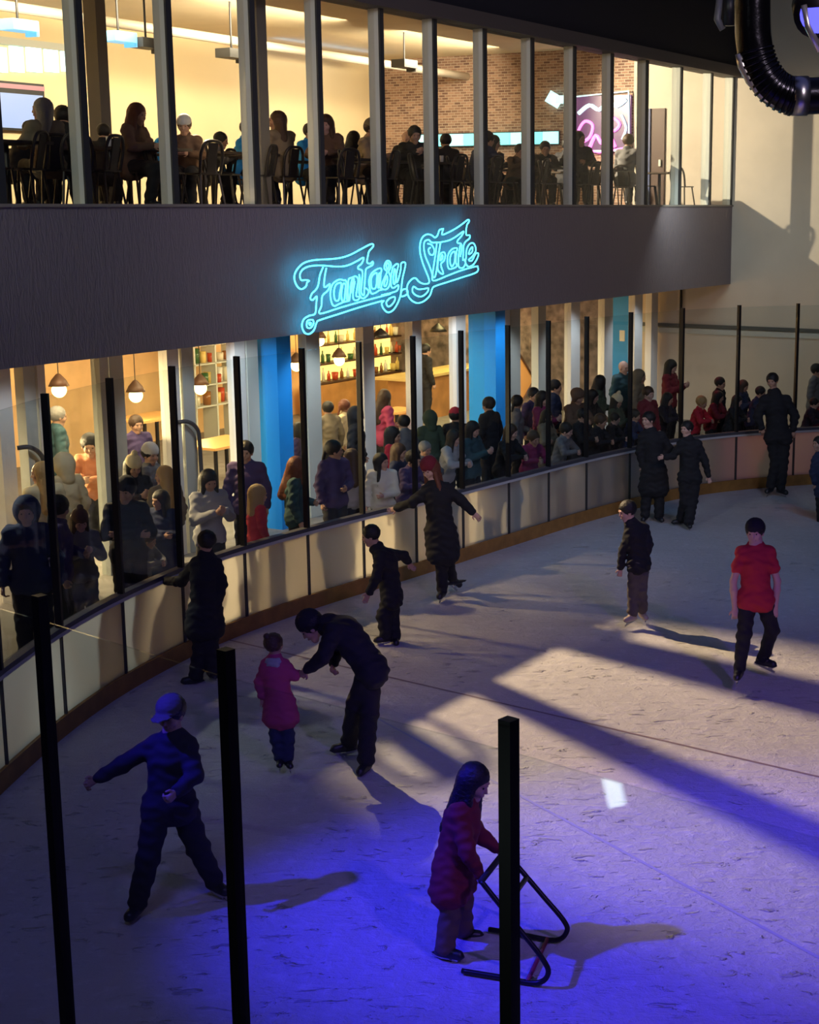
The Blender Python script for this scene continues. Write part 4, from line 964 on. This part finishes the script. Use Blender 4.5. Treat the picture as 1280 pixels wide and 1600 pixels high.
U(572, 203, -2.2, 'sithat', 'person in beige coat and cap, upper floor', 'beige', 10, 'brown', 'khaki', chair='dark chair under the person in beige coat')
U(641, 206, -1.4, 'sitlean', 'person in black leaning over the table before the brick wall', 'black', -40, chair='dark chair under the person leaning over the table')
U(617, 192, -3.6, 'sitbald', 'bald person behind the leaning person in black', 'black', 0, pale=True)
U(742, 212, -1.6, 'sitlean', 'person in navy reaching across a table, upper floor', 'navy', 60, chair='dark chair under the reaching person in navy')
U(803, 236, -1.0, 'sitlean', 'child in brown leaning low by the brick wall window', 'brown', -30, 'brown', hz=1.15)
U(905, 216, -1.4, 'sitturn', 'person in purple before the neon screen', 'plaid', -60, chair='dark chair under the person in purple before the neon screen')
U(979, 218, -1.1, 'sit', 'person in dark jacket sitting right of the neon screen', 'grey', 90, 'brown', chair='dark chair right of the neon screen')
tb = [(15, .9), (150, 1.5), (240, 1.0), (335, 1.2), (400, 1.3), (540, 1.4), (600, 1.6), (690, 1.3), (775, 1.5), (850, 1.2), (925, 1.6), (952, 1.1), (1030, 1.2)]
tl = ['at the left edge', 'before the long haired person', 'left of the white cap', 'right of the white cap', 'behind the fourth mullion', 'right of the masked person', 'left of the person leaning over', 'right of the person leaning over', 'before the person in navy', 'between two mullions before the brick wall', 'under the neon screen', 'left of the dark jacket by the neon screen', 'alone beside the last chair']
for (x, o), t in zip(tb, tl):
    p = Wf(x, 322, -o); put(table0, (p.x, p.y, ZU), math.atan2(FD.y, FD.x), 'small dark square restaurant table ' + t, 'table', 'square tables in the upper restaurant')
cb = [(8, .6, 30), (42, .7, 200), (118, .7, 150), (160, .6, 190), (262, .7, 20), (318, .6, 170), (352, .7, 20), (405, .8, 200), (535, .7, 160), (558, .8, 30), (598, .6, 190), (665, .8, 20), (705, .6, 170), (722, 1.0, 30), (760, .6, 180), (792, .8, 20), (835, .6, 190), (862, .8, 30), (918, .6, 170), (933, .9, 200), (1012, .8, 20), (1066, .6, 80)]
cl = ['second from the left edge', 'left of the puffer vest', 'at the second mullion', 'left of the long haired person', 'at the third mullion', 'right of the white cap', 'turned to the fourth mullion', 'behind the fourth mullion', 'right of the masked person', 'left of the beige coat', 'at the sixth mullion', 'right of the leaning person in black', 'before the brick wall, left', 'half hidden before the brick wall, left', 'below the turquoise light strip', 'left of the low leaning child', 'right of the low leaning child', 'before the brick wall, right', 'under the neon screen, left', 'under the neon screen, right', 'left of the empty table', 'empty, last on the right']
for (x, o, a), t in zip(cb, cl):
    p = Wf(x, 322, -o); put(chair0, (p.x, p.y, ZU), math.atan2(FN.y, FN.x) + math.pi / 2 + R(a), 'metal cafe chair ' + t, 'chair', 'metal cafe chairs in the upper restaurant')

more = [(22, 3.0, 40), (60, 2.6, 170), (135, 2.8, 20), (178, 3.2, 200), (228, 2.4, 160), (300, 2.8, 30), (342, 2.4, 190), (372, 3.2, 20), (428, 2.6, 170), (468, 2.4, 30), (498, 3.0, 200), (548, 2.8, 20), (584, 3.2, 180), (628, 2.6, 20), (655, 3.4, 170), (700, 2.4, 30), (745, 3.0, 190), (780, 2.6, 20), (815, 3.2, 170), (848, 2.4, 30), (880, 2.8, 190), (908, 2.2, 20), (960, 2.4, 180)]
for i, (x, o, a) in enumerate(more):
    p = Wf(x, 322, -o); put(chair0, (p.x, p.y, ZU), math.atan2(FN.y, FN.x) + math.pi / 2 + R(a), 'metal cafe chair in the rows behind the window tables', 'chair', 'chairs in the rear rows of the upper restaurant')
for i, (x, o) in enumerate(((30, 2.9), (130, 3.4), (205, 2.6), (318, 3.2), (360, 2.3), (455, 3.0), (520, 2.6), (650, 2.8), (720, 3.1), (800, 2.7), (865, 3.0), (935, 2.4))):
    p = Wf(x, 322, -o); put(table0, (p.x, p.y, ZU), math.atan2(FD.y, FD.x), 'small dark square table in the rear rows of the upper restaurant', 'table', 'tables in the rear rows of the upper restaurant')
U(22, 212, -2.2, 'sitlean', 'person in black at the left edge below the television', 'black', 60)
U(160, 214, -2.6, 'sit', 'person in black left of the long haired person facing the rink', 'black', 120)
U(322, 214, -2.4, 'sitlean', 'person in dark grey bent over, right of the white cap', 'grey', 30)
U(545, 218, -3.0, 'sitturn', 'person in dark jacket between the masked person and the beige coat', 'black', 40)
U(700, 222, -2.6, 'sit', 'person in black between two mullions, left of the person in navy', 'black', 150)
U(765, 224, -2.8, 'sitlong', 'long haired person in black behind the person in navy', 'black', 20)
U(848, 228, -2.2, 'sitlean', 'person in black leaning under the turquoise light strip', 'black', -50)
U(884, 224, -3.2, 'sit', 'person in black left of the neon screen', 'black', 100)
# ================================================================== NEON SIGN ON THE FASCIA
NEON = mat('neon_turquoise', (.1, .6, .7), .3, emit=(.06, .62, 1.0), es=5.0)
def A(x, y): return (450 + x / 8, 370 + y / 8)
def B(x, y): return (540 + x / 10.667, 390 + y / 10.667)
def Cc(x, y): return (630 + x / 9.846, 330 + y / 9.846)
sg = empty('neon_sign', Wf(600, 430, .05), label='turquoise neon script sign reading Fantasy Skate on the dark fascia', cat='neon sign')
def neon(name, f, pts, closed=True, sharp=False):
    P = [f(*p) for p in pts]; W_ = [Wf(x, y, .16) for x, y in P]
    if not sharp: W_ = catmull(W_, 4, closed)
    child_at(MB().tube(W_, 0.0115, 6, closed), name, NEON, sg, True)
# F : outline with the long flag, stem, foot loop and underline
neon('letter_f_outline', A, [(240, 570), (225, 620), (165, 655), (110, 610), (80, 520), (100, 430), (180, 340), (280, 300), (400, 285), (540, 278), (680, 258), (800, 215), (930, 145), (1040, 90), (1070, 105), (1055, 135), (1015, 180), (1000, 240), (990, 320),
    (1030, 335), (1060, 310), (1060, 350), (1010, 380), (975, 410), (965, 520), (955, 640), (950, 730), (915, 690), (925, 560), (930, 430), (880, 400), (880, 370), (925, 330), (945, 260), (870, 300), (780, 345), (700, 368), (600, 372), (480, 362), (380, 358), (270, 368), (190, 405), (150, 470), (165, 540), (220, 540), (265, 550)])
neon('letter_f_stem', A, [(440, 380), (400, 480), (380, 600), (350, 660), (300, 710), (280, 770), (310, 790), (360, 745), (355, 830), (340, 960), (270, 985), (200, 1030), (175, 1110), (205, 1195), (265, 1215), (325, 1165), (360, 1070), (400, 1040), (620, 970), (900, 880), (1180, 800)], False)
neon('letter_f_bar', A, [(480, 390), (460, 500), (455, 630), (525, 590), (500, 670), (430, 740), (420, 860), (400, 960), (640, 890), (900, 815), (1280, 715)], False)
neon('letter_f_loop', A, [(250, 1045), (310, 1040), (320, 1090), (280, 1140), (240, 1130), (235, 1080)])
neon('letter_f_loop', A, [(262, 1075), (290, 1078), (275, 1105)])
neon('letter_a', A, [(700, 545), (640, 535), (560, 590), (530, 700), (545, 820), (580, 865), (640, 840), (700, 815), (760, 800), (740, 790), (735, 720), (745, 600), (720, 545)])
neon('letter_a', A, [(660, 575), (600, 600), (575, 690), (590, 790), (635, 790), (650, 700), (665, 620)])
neon('letter_a', A, [(690, 590), (670, 700), (675, 790), (700, 800), (715, 700), (722, 600)])
neon('letter_n', A, [(760, 530), (800, 510), (850, 495), (880, 540), (865, 640), (855, 740), (900, 750), (870, 790), (820, 780), (815, 680), (835, 560), (790, 600), (780, 700), (765, 800), (750, 700), (755, 600)])
neon('letter_n', A, [(800, 540), (825, 530), (800, 640), (790, 700), (785, 620)])
neon('letter_t', A, [(890, 470), (900, 560), (890, 700), (930, 770), (985, 740), (1010, 680), (970, 640)], False)
neon('letter_a', B, [(600, 330), (540, 320), (440, 390), (395, 500), (400, 620), (430, 730), (500, 720), (560, 680), (620, 660), (560, 620), (570, 480)])
neon('letter_a', B, [(520, 390), (450, 430), (425, 520), (440, 640), (500, 640), (520, 520)])
neon('letter_a', B, [(560, 400), (540, 520), (545, 640), (575, 560), (585, 420)])
neon('letter_s', B, [(650, 260), (680, 200), (715, 185), (755, 230), (750, 300), (720, 370), (750, 460), (730, 600), (680, 660), (610, 655), (600, 590), (650, 470), (690, 370), (650, 320)])
neon('letter_s', B, [(700, 220), (725, 260), (700, 330), (680, 270)])
neon('letter_s', B, [(690, 440), (700, 520), (670, 610), (640, 580)])
neon('letter_y', B, [(790, 290), (850, 240), (880, 260), (850, 400), (850, 540), (880, 500), (920, 330), (925, 240), (960, 210), (1000, 230), (985, 330), (950, 480), (930, 650), (910, 790), (850, 930), (780, 1020), (700, 1045), (630, 980), (605, 900), (640, 850)], False)
neon('letter_y', B, [(790, 290), (760, 440), (760, 600), (800, 640), (880, 590), (870, 670), (800, 710), (600, 760)], False)
neon('letter_y', B, [(820, 320), (800, 440), (800, 560), (825, 560), (840, 420)])
neon('letter_y_loop', B, [(820, 790), (740, 810), (680, 880), (710, 950), (770, 920), (820, 850)])
neon('joining_dot', B, [(940, 680), (1020, 660), (1030, 740), (930, 780)])
# S k a t e
neon('letter_s_outline', Cc, [(620, 270), (560, 290), (530, 370), (490, 405), (440, 370), (370, 355), (300, 400), (262, 500), (262, 640), (300, 790), (350, 920), (390, 1020), (400, 1100), (330, 1120), (250, 1090), (190, 1030), (130, 1050), (70, 1130), (60, 1230), (100, 1340), (200, 1410), (310, 1390), (410, 1300), (450, 1190), (500, 1150), (700, 1085), (900, 1020), (1130, 940), (1150, 860), (1120, 850), (900, 910), (700, 985), (470, 1070), (445, 960), (400, 830), (345, 700), (320, 570), (330, 470), (390, 440), (440, 480), (520, 480), (560, 480), (700, 450), (800, 400), (930, 310), (900, 380), (840, 450), (840, 490), (890, 500), (900, 580), (880, 700)], False)
neon('letter_s_inner', Cc, [(160, 1160), (230, 1200), (320, 1195), (390, 1185), (370, 1250), (290, 1310), (210, 1300), (145, 1240)])
neon('letter_s_curl', Cc, [(380, 500), (440, 520), (480, 600), (460, 670), (410, 660), (390, 590), (420, 560)], False)
neon('letter_k', Cc, [(620, 270), (600, 360), (700, 325), (820, 260), (920, 190), (1000, 130), (1015, 160), (980, 220), (970, 360), (1025, 370), (1020, 420), (960, 470), (930, 540), (925, 680), (920, 760)], False)
neon('letter_k', Cc, [(520, 480), (500, 650), (470, 850), (455, 1000), (490, 1010), (520, 880), (540, 700), (575, 490)], False)
neon('letter_k', Cc, [(560, 680), (620, 630), (650, 670), (630, 760), (580, 820), (620, 960), (560, 940), (530, 860)])
neon('letter_k', Cc, [(600, 670), (610, 720), (570, 760)])
neon('letter_a', Cc, [(830, 570), (760, 580), (700, 650), (680, 760), (700, 880), (770, 880), (830, 840), (810, 780), (820, 640)])
neon('letter_a', Cc, [(790, 620), (740, 660), (720, 760), (745, 850), (785, 800), (800, 700)])
neon('letter_t', Cc, [(880, 520), (860, 640), (850, 760), (860, 860), (920, 870), (960, 800), (940, 740)], False)
neon('letter_e', Cc, [(1090, 500), (1030, 500), (980, 580), (970, 700), (960, 790), (1000, 850), (1070, 830), (1130, 750), (1160, 660), (1120, 650), (1060, 760), (1010, 750), (1070, 690), (1120, 600)])
neon('letter_e', Cc, [(1070, 550), (1030, 590), (1010, 660), (1060, 630)])

# ================================================================== THINGS IN THE UPPER RESTAURANT
def Wb(x, y, off=0.0): return Wf(x, y, OB + off)                       # on the long back wall
CY = mat('cyan_glow', (.2, .5, .6), .4, emit=(.16, .60, .95), es=1.0); WH = mat('white_lamp', (.8, .9, .9), .4, emit=(.55, .98, 1.0), es=1.5)  # cyan emission stands in for light falling on the hvac units
PINK = mat('pink_neon', (.7, .1, .4), .4, emit=(1.0, .16, .62), es=4.0); SCR = mat('screen_blue', (.1, .1, .2), .3, emit=(.42, .60, .95), es=1.0)
SCR2 = mat('screen_dark', (.05, .03, .07), .3, emit=(.30, .08, .30), es=.5); SCRB = mat('screen_red', (.3, .1, .1), .3, emit=(.55, .30, .34), es=.7)
def quad_on(mb, f, x0, y0, x1, y1, off, th):
    """a panel parallel to the back wall (f=Wb) given by two picture corners"""
    a, b = f(x0, y0), f(x1, y1); sa_, oa = so(a); sb_, ob = so(b)
    if f is Wb: mb.fbox(min(sa_, sb_), max(sa_, sb_), OB + off, OB + off + th, min(a.z, b.z), max(a.z, b.z))
    else: mb.fbox(S1 - off - th, S1 - off, min(oa, ob), max(oa, ob), min(a.z, b.z), max(a.z, b.z))
    return mb
wl = empty('light_wall', Wb(50, 95), label='bright cyan white glowing window band high on the restaurant wall, left', cat='light')
for x0, x1 in ((-20, 8), (12, 34), (38, 62), (66, 88), (92, 118)): child_at(quad_on(MB(), Wb, x0, 72, x1, 114, .02, .06), 'lit_pane', WH, wl)
child_at(quad_on(MB(), Wb, -20, 67, 120, 72, .02, .07), 'frame', M_ALU, wl)
tv = empty('television', Wb(20, 165), label='wall mounted television with pale blue picture, upper floor left', cat='television')
child_at(quad_on(MB(), Wb, -30, 124, 66, 207, .04, .08), 'case', M_BLACK, tv); child_at(quad_on(MB(), Wb, -28, 143, 62, 203, .125, .01), 'screen', SCR, tv); child_at(quad_on(MB(), Wb, -28, 128, 62, 143, .125, .01), 'screen', SCRB, tv)
# ceiling pipe, cove light, hvac units, inner columns
p0_, p1_ = Wf(130, 28, -7.0), Wf(700, 115, -7.0)
dct = (p1_ - p0_).normalized()
tag(MB().tube([p0_ - dct * 6, p1_ + dct * 3], .09, 12).build('ceiling_pipe', mat('pale_pipe', (.70, .62, .50), .4), None, True), 'long pale pipe running under the restaurant ceiling', 'pipe')
tag(MB().tube([Wf(430, 72, -8.6), Wf(590, 98, -8.6)], .06, 8).build('cove_light', mat('blue_cove', (.2, .4, .7), .4, emit=(.25, .50, 1.0), es=2.5)), 'blue glowing light tube beside the ceiling pipe', 'light')
for i, (x, y, t) in enumerate(((28, 40, 'lit cyan at the far left'), (185, 58, 'lit cyan right of the second mullion'), (228, 68, 'grey, left of the third mullion'), (362, 84, 'grey, by the fourth mullion'), (632, 100, 'dark, before the brick wall'))):
    p = Wf(x, y, -5.5); r = empty('hvac_unit', p, math.atan2(FD.y, FD.x), 'box shaped fixture hanging from the restaurant ceiling, ' + t, 'ceiling fixture', 'fixtures under the restaurant ceiling')
    MB().box((0, 0, 0), (.50, .34, .16)).box((.28, 0, -.03), (.06, .24, .22)).build('case', CY if i < 2 else mat('fixture_grey', (.08, .08, .08), .5), r)
    MB().tube([(0, 0, .08), (0, 0, 8.8 - p.z)], .02, 6).build('hanger', M_BLACK, r)
for x, oo in ((164, -3.6), (408, -.75)):
    a = Wf(x, 322, oo); 
    s_, o_ = so(a); q = MB().fbox(s_ - .10, s_ + .10, o_ - .12, o_ + .12, ZU, 8.8).build('trim_inner_column', mat('grey_column', (.16, .15, .14), .6)); q['kind'] = 'structure'
# turquoise light strip and neon screen on the end wall
ls = empty('light_strip', We(765, 212), label='segmented turquoise light strip across the brick wall', cat='light')
o0, o1 = so(We(657, 212))[1], so(We(876, 212))[1]; zc = 6.80
for i in range(9):
    a, b = o0 + (o1 - o0) * (i + .04) / 9, o0 + (o1 - o0) * (i + .94) / 9
    child_at(MB().fbox(S1 - .12, S1 - .04, a, b, zc - .14, zc + .14), 'lit_segment', mat('turq_a', (.2, .6, .6), .4, emit=(.22, .95, .95), es=1.5) if i % 2 else mat('turq_b', (.3, .6, .6), .4, emit=(.45, 1.0, 1.0), es=1.7), ls)
child_at(MB().fbox(S1 - .05, S1 - .02, o0, o1, zc - .17, zc + .17), 'backing', M_ALU_D, ls)
ns = empty('neon_screen', We(945, 190), label='framed screen glowing pink and white at the end of the brick wall', cat='screen')
sx0, sx1 = so(We(899, 190))[1], so(We(988, 190))[1]; zt, zb = We(945, 150).z, We(945, 236).z
child_at(MB().fbox(S1 - .10, S1 - .03, sx0, sx1, zb, zt), 'screen', SCR2, ns)
def Es(x, y): q = We(x, y); return q - FD * .13
def etube(pts, m, r=.03, cl=False, nm='neon_tube'): child_at(MB().tube(catmull([Es(*p) for p in pts], 4, cl) if nm == 'neon_tube' else [Es(*p) for p in pts], r * .7, 6, cl), nm, m, ns, True)
etube([(900, 152), (986, 143), (987, 236), (900, 236)], WH, .03, True, 'lit_frame')
etube([(908, 178), (925, 165), (940, 172), (955, 160), (968, 166), (982, 156)], WH, .07)
etube([(908, 205), (918, 190), (930, 196), (925, 215), (910, 222)], PINK, .05, True)
etube([(925, 232), (935, 212), (945, 225), (955, 210), (965, 230)], PINK, .06)
etube([(950, 195), (962, 185), (972, 195), (962, 205)], PINK, .05, True)
etube([(915, 230), (940, 238), (978, 232)], PINK, .04)
etube([(975, 180), (982, 200), (976, 218)], WH, .04)
child_at(MB().box(Es(870, 156), (.35, .1, .28), Matrix.Rotation(R(30), 3, 'Y')).box(Es(882, 156), (.3, .1, .18)), 'side_lamp', WH, ns)
# glasses and menus on the tables
for i, (x, y, o, t) in enumerate(((100, 232, -1.1, 'by the puffer vest'), (170, 222, -1.0, 'before the long haired person'), (330, 226, -1.2, 'right of the white cap'), (542, 232, -1.4, 'right of the masked person'), (690, 232, -1.3, 'before the brick wall'), (850, 240, -1.2, 'under the turquoise strip'))):
    p = Wf(x, y, o); p.z = ZU + .763
    q = MB().lathe([(.0, 0), (.03, 0), (.036, .12), (.032, .12), (.028, .01), (0, .01)], p, 12).build('drinking_glass', mat('glassware', (.75, .75, .7), .15), None, True); tag(q, 'small pale drinking glass on the table ' + t, 'glass', 'glasses on the restaurant tables')

# ================================================================== THINGS IN THE CAFE
BULB = mat('warm_bulb', (1, .7, .3), .4, emit=(1.0, .66, .22), es=14)
def pendant(px, py, o, label, lit=True, m=None, r=.17):
    p = Wf(px, py, GO - o); rt = empty('pendant_lamp', p, 0, label, 'lamp', 'pendant lamps in the cafe')
    MB().lathe([(.03, .20), (.05, .18), (r * .7, .10), (r, 0), (r * .96, 0), (r * .66, .09), (.04, .16)], (0, 0, 0), 18).build('shade', m or M_WOODD, rt, True)
    MB().tube([(0, 0, .19), (0, 0, 3.70 - p.z)], .008, 6).build('cord', M_BLACK, rt)
    if lit:
        n_ = 10; MB().lathe([(0.12 * math.sin(math.pi * k / n_) + .0005, -.07 - .12 * math.cos(math.pi * k / n_)) for k in range(n_ + 1)], (0, 0, 0), 16).build('bulb', BULB, rt, True)
        lamp('pendant_light', 'POINT', p + Vector((0, 0, -.24)), None, 40, (1.0, .66, .28), shadow_soft_size=.09)
pendant(92, 603, 4.0, 'glowing pendant lamp in the leftmost cafe window')
pendant(212, 612, 4.0, 'glowing pendant lamp in the second cafe window')
pendant(313, 601, 4.5, 'glowing pendant lamp left of the blue column')
pendant(463, 566, 5.0, 'glowing pendant lamp just right of the blue column')
pendant(530, 558, 5.0, 'large glowing pendant lamp left of the first white column')
pendant(595, 527, 4.5, 'dark pendant shade left of the two white columns', False, M_BLACK, .22)
pendant(685, 518, 5.0, 'dark pendant shade behind the bar', False, M_BLACK, .22)
pendant(733, 560, 5.5, 'small glowing pendant lamp left of the rear blue column')
pendant(499, 528, 6.5, 'small pendant high behind the mullion right of the blue column')
COUNT = mat('counter_top', (.75, .55, .22), .35); YB = mat('backlit_shelf', (.7, .5, .2), .5, emit=(1.0, .66, .18), es=2.0)
def cafe_box(name, x0, x1, o0, o1, z0, z1, m, par): 
    sA, sB = so(Wf(x0, 600, GO - o0))[0], so(Wf(x1, 600, GO - o0))[0]
    return child_at(MB().fbox(min(sA, sB, 20.9), min(21.25, max(sA, sB)), GO - o1, GO - o0, z0, z1), name, m, par)
bar = empty('bar_counter', Wf(695, 610, GO - 5), label='yellow lit bar counter behind the white columns', cat='counter')
cafe_box('counter_front', 640, 770, 4.6, 5.2, .25, 1.25, M_WOOD, bar); cafe_box('counter_top', 636, 774, 4.5, 5.4, 1.25, 1.31, COUNT, bar)
bs = empty('back_bar', Wf(560, 590, GO - 7.3), label='backlit back bar shelving full of glasses and bottles', cat='shelving')
for x0, x1 in ((492, 562), (584, 640), (652, 742)):
    cafe_box('backlit_panel', x0, x1, 7.55, 7.6, 1.0, 2.75, YB, bs)
    for z in (1.0, 1.45, 1.9, 2.35): cafe_box('shelf', x0, x1, 7.2, 7.55, z, z + .04, M_WOODD, bs)
lamp('bar_light', 'AREA', fp(so(Wf(690, 600, GO - 5))[0], GO - 4.4, 3.2), fp(so(Wf(690, 600, GO - 5))[0], GO - 5.4, 1.3), 120, (1.0, .78, .30), shape='SQUARE', size=1.2)
cafe_box('base_cabinet', 488, 746, 7.2, 7.6, .25, .98, M_WOOD, bs)
BM = [mat('bottle_%d' % i, c, .15) for i, c in enumerate(((.75, .70, .55), (.30, .12, .03), (.05, .14, .05), (.80, .60, .20), (.55, .08, .03), (.85, .85, .8)))]
bn = 0
for x0, x1, nm in ((494, 560, 'left section'), (586, 638, 'middle section'), (654, 738, 'right section')):
    for zi, z in enumerate((1.04, 1.49, 1.94)):
        xs = np.linspace(x0 + 3, x1 - 3, 7)
        for k, x in enumerate(xs):
            sA = so(Wf(float(x), 600, GO - 7.35))[0]; p = fp(sA + random.uniform(-.04, .04), GO - 7.36 + random.uniform(-.05, .05), z); hh = random.uniform(.22, .34); rr = random.uniform(.035, .055)
            if (bn + k) % 3: prof = [(0, 0), (rr, 0), (rr, hh * .6), (rr * .4, hh * .78), (rr * .35, hh), (0, hh)]
            else: hh *= .6; prof = [(0, 0), (rr * 1.3, 0), (rr * 1.7, hh), (rr * 1.55, hh), (rr * 1.2, .01), (0, .012)]
            q = MB().lathe(prof, p, 10).build('bottle' if (bn + k) % 3 else 'bowl', BM[random.randrange(6)], None, True)
            tag(q, ('bottles' if 0 else 'bottle' if (bn + k) % 3 else 'bowl') + ' on the %s shelf of the back bar, %s' % (('lowest', 'middle', 'top')[zi], nm), 'bottle' if (bn + k) % 3 else 'bowl', 'bar ware, %s, %s shelf, %s' % (nm, ('lowest', 'middle', 'top')[zi], 'bottles' if (bn + k) % 3 else 'bowls'))
        bn += 1
# cafe tables, and the diagonal timber of the stair
def ctable(px, py, o, label, sz=.8, top=None):
    p = Wf(px, py, GO - o); z = p.z; rt = empty('cafe_table', (p.x, p.y, ZW_), math.atan2(FD.y, FD.x), label, 'table', 'wooden cafe tables')
    MB().box((0, 0, z - ZW_ - .02), (sz * 1.5, sz, .045)).build('table_top', top or mat('table_wood', (.72, .40, .14), .4), rt)
    for x in (-1, 1):
        for y in (-1, 1): MB().box((x * sz * .65, y * sz * .42, (z - ZW_) / 2 - .02), (.05, .05, z - ZW_ - .04)).build('leg', M_BLACK, rt)
ctable(345, 690, 3.2, 'large orange wooden table left of the bright blue column', .95)
ctable(140, 725, 1.6, 'small wooden table beside the child in orange', .55)
ctable(235, 650, 4.4, 'wooden table in the second cafe window', .8)
ctable(500, 668, 3.4, 'narrow wooden table right of the bright blue column', .6)
ctable(620, 640, 3.6, 'wooden table between the first two white columns', .6)
shl = empty('kitchen_rack', Wf(340, 625, GO - 7), label='cluttered kitchen rack in the window left of the blue column', cat='rack')
for z in (1.0, 1.45, 1.9, 2.3): cafe_box('shelf', 305, 372, 6.8, 7.2, z, z + .03, M_ALU, shl)
for x in (305, 338, 370): cafe_box('upright', x, x + 2, 6.8, 7.2, .25, 2.7, M_ALU, shl)
for zi, z in enumerate((1.03, 1.48, 1.93)):
    for k, x in enumerate(np.linspace(309, 366, 7)):
        sA = so(Wf(float(x), 600, GO - 7.0))[0]; hh = random.uniform(.15, .32); p = fp(sA, GO - 7.0 + random.uniform(-.08, .08), z)
        rr = random.uniform(.06, .10); q = MB().lathe([(0, 0), (rr, 0), (rr * 1.05, hh), (rr * .95, hh), (rr * .9, .01), (0, .01)], p, 12).build('storage_tub', BM[(k + zi) % 6], None, True)
        tag(q, 'storage tub on the %s shelf of the kitchen rack' % ('lowest', 'middle', 'top')[zi], 'tub', 'tubs on the %s rack shelf' % ('lowest', 'middle', 'top')[zi])
tim = empty('stair_stringer', Wf(818, 590, GO - 2.2), label='orange timber triangle of a stair right of the rear blue column', cat='stair')
a, b, c = Wf(808, 548, GO - 2.0), Wf(834, 592, GO - 2.0), Wf(808, 640, GO - 2.0)
V_ = [a, b, c, a - FN * .06, b - FN * .06, c - FN * .06]
child_at((lambda m_: (m_.V.extend(tuple(v) for v in V_), m_.F.extend([(0, 1, 2), (5, 4, 3), (0, 3, 4, 1), (1, 4, 5, 2), (2, 5, 3, 0)]), m_)[-1])(MB()), 'panel', mat('orange_timber', (.85, .42, .12), .5), tim)
child_at(MB().tube([a + FN * .02, b + FN * .02, c + FN * .02], .025, 6), 'edge', M_WOODD, tim)

# ================================================================== DUCT, HANGING LAMPS
def dk(x, y, D=15.5): return WD(x, y, D)
du = empty('air_duct', dk(1180, 60), label='shiny black duct bending from the ceiling to the right', cat='duct')
DM = mat('black_duct', (.02, .02, .024), .22, .9, bump=(9, .3)); DM2 = mat('pale_metal', (.70, .66, .58), .3, .8)
P_ = catmull([dk(1176, -160), dk(1176, 20), dk(1179, 70), dk(1188, 105), dk(1208, 135), dk(1236, 150), dk(1262, 150), dk(1420, 146)], 8)
child_at(MB().tube(P_, .175, 24), 'duct_pipe', DM, du, True)
for i in range(18, 44, 2):
    t = (P_[i + 1] - P_[i]).normalized(); child_at(MB().tube([P_[i] - t * .012, P_[i] + t * .012], .188, 24), 'duct_rib', DM, du, True)
child_at(MB().tube([dk(1156, 84, 15.45), dk(1160, 103, 15.45), dk(1173, 127, 15.45), dk(1192, 148, 15.45), dk(1214, 164, 15.45)], .045, 10), 'edge_highlight', DM2, du, True)  # pale tube paints the window light along the duct's outer bend
child_at(MB().tube([dk(1238, 150), dk(1262, 150)], .190, 24), 'clamp_band', mat('steel_band', (.5, .5, .5), .3, 1.0), du, True)
hl = empty('stage_light', dk(1282, 20, 13), label='round stage light with blue lens in the top right corner', cat='lamp')
c0 = dk(1283, 22, 13)
child_at(MB().tube([c0 + Vector((0, .25, .1)), c0 + Vector((-.02, 0, 0))], .20, 20), 'housing', M_BLACK, hl, True)
child_at(MB().tube([c0 + Vector((-.02, 0, 0)), c0 + Vector((-.022, -.02, 0))], .15, 20), 'lens', mat('blue_lens', (.05, .05, .5), .2, emit=(.08, .08, 1.0), es=2.5), hl, True)
child_at(MB().tube([dk(1256, 8, 13), dk(1262, 40, 13), dk(1282, 80, 13)], .03, 8), 'yoke', DM2, hl, True)
pp = empty('round_lamp_housing', dk(1125, 20, 22), label='small dark lamp housing hanging under the ceiling left of the duct', cat='lamp')
child_at(MB().tube([dk(1126, -10, 22), dk(1121, 30, 22), dk(1130, 46, 22)], .05, 10), 'bracket', mat('dim_steel', (.12, .12, .13), .4), pp, True)
child_at(MB().tube([dk(1140, -20, 22), dk(1140, 40, 22)], .10, 14), 'housing', M_BLACK, pp, True)
tag(MB().tube([fp(S1 - .06, -1.2, .3), fp(S1 - .06, -1.2, 3.9)], .03, 8).build('wall_conduit', M_BLACK), 'thin black conduit on the grey wall by the last white column', 'conduit')

# unseen panel added off frame; its glow makes the reflection in near glass
r_ = ray(955, 1216); pn_ = Vector((-ndir.y, ndir.x, 0)).normalized(); t_ = (nc - Vector((0, 0, EYE))).dot(pn_) / r_.dot(pn_)
hit = Vector((0, 0, EYE)) + r_ * t_; rd = (r_ - pn_ * 2 * r_.dot(pn_)).normalized(); lp = hit + rd * 3.2

u_ = rd.cross(Vector((0, 0, 1))).normalized(); v_ = u_.cross(rd).normalized(); rot_ = Matrix((u_, v_, -rd)).transposed().to_3x3()
wlmp = empty('reflection_panel', lp, label='added white glowing panel on a stand, unseen, reflected in the near glass pane', cat='lamp')
child_at(MB().box(lp, (.09, .30, .02), rot_ @ Matrix.Rotation(R(-14), 3, 'Z')), 'glow_panel', mat('white_panel_glow', (.8, .9, .9), .4, emit=(.8, 1.0, .95), es=17), wlmp)
lp2 = lp + rd * .03
child_at(MB().box(lp2, (.15, .36, .03), rot_ @ Matrix.Rotation(R(-14), 3, 'Z')), 'panel_case', M_BLACK, wlmp)
child_at(MB().tube([lp2 - Vector((0, 0, .15)), (lp2.x, lp2.y, 0)], .02, 8), 'stand', M_BLACK, wlmp)
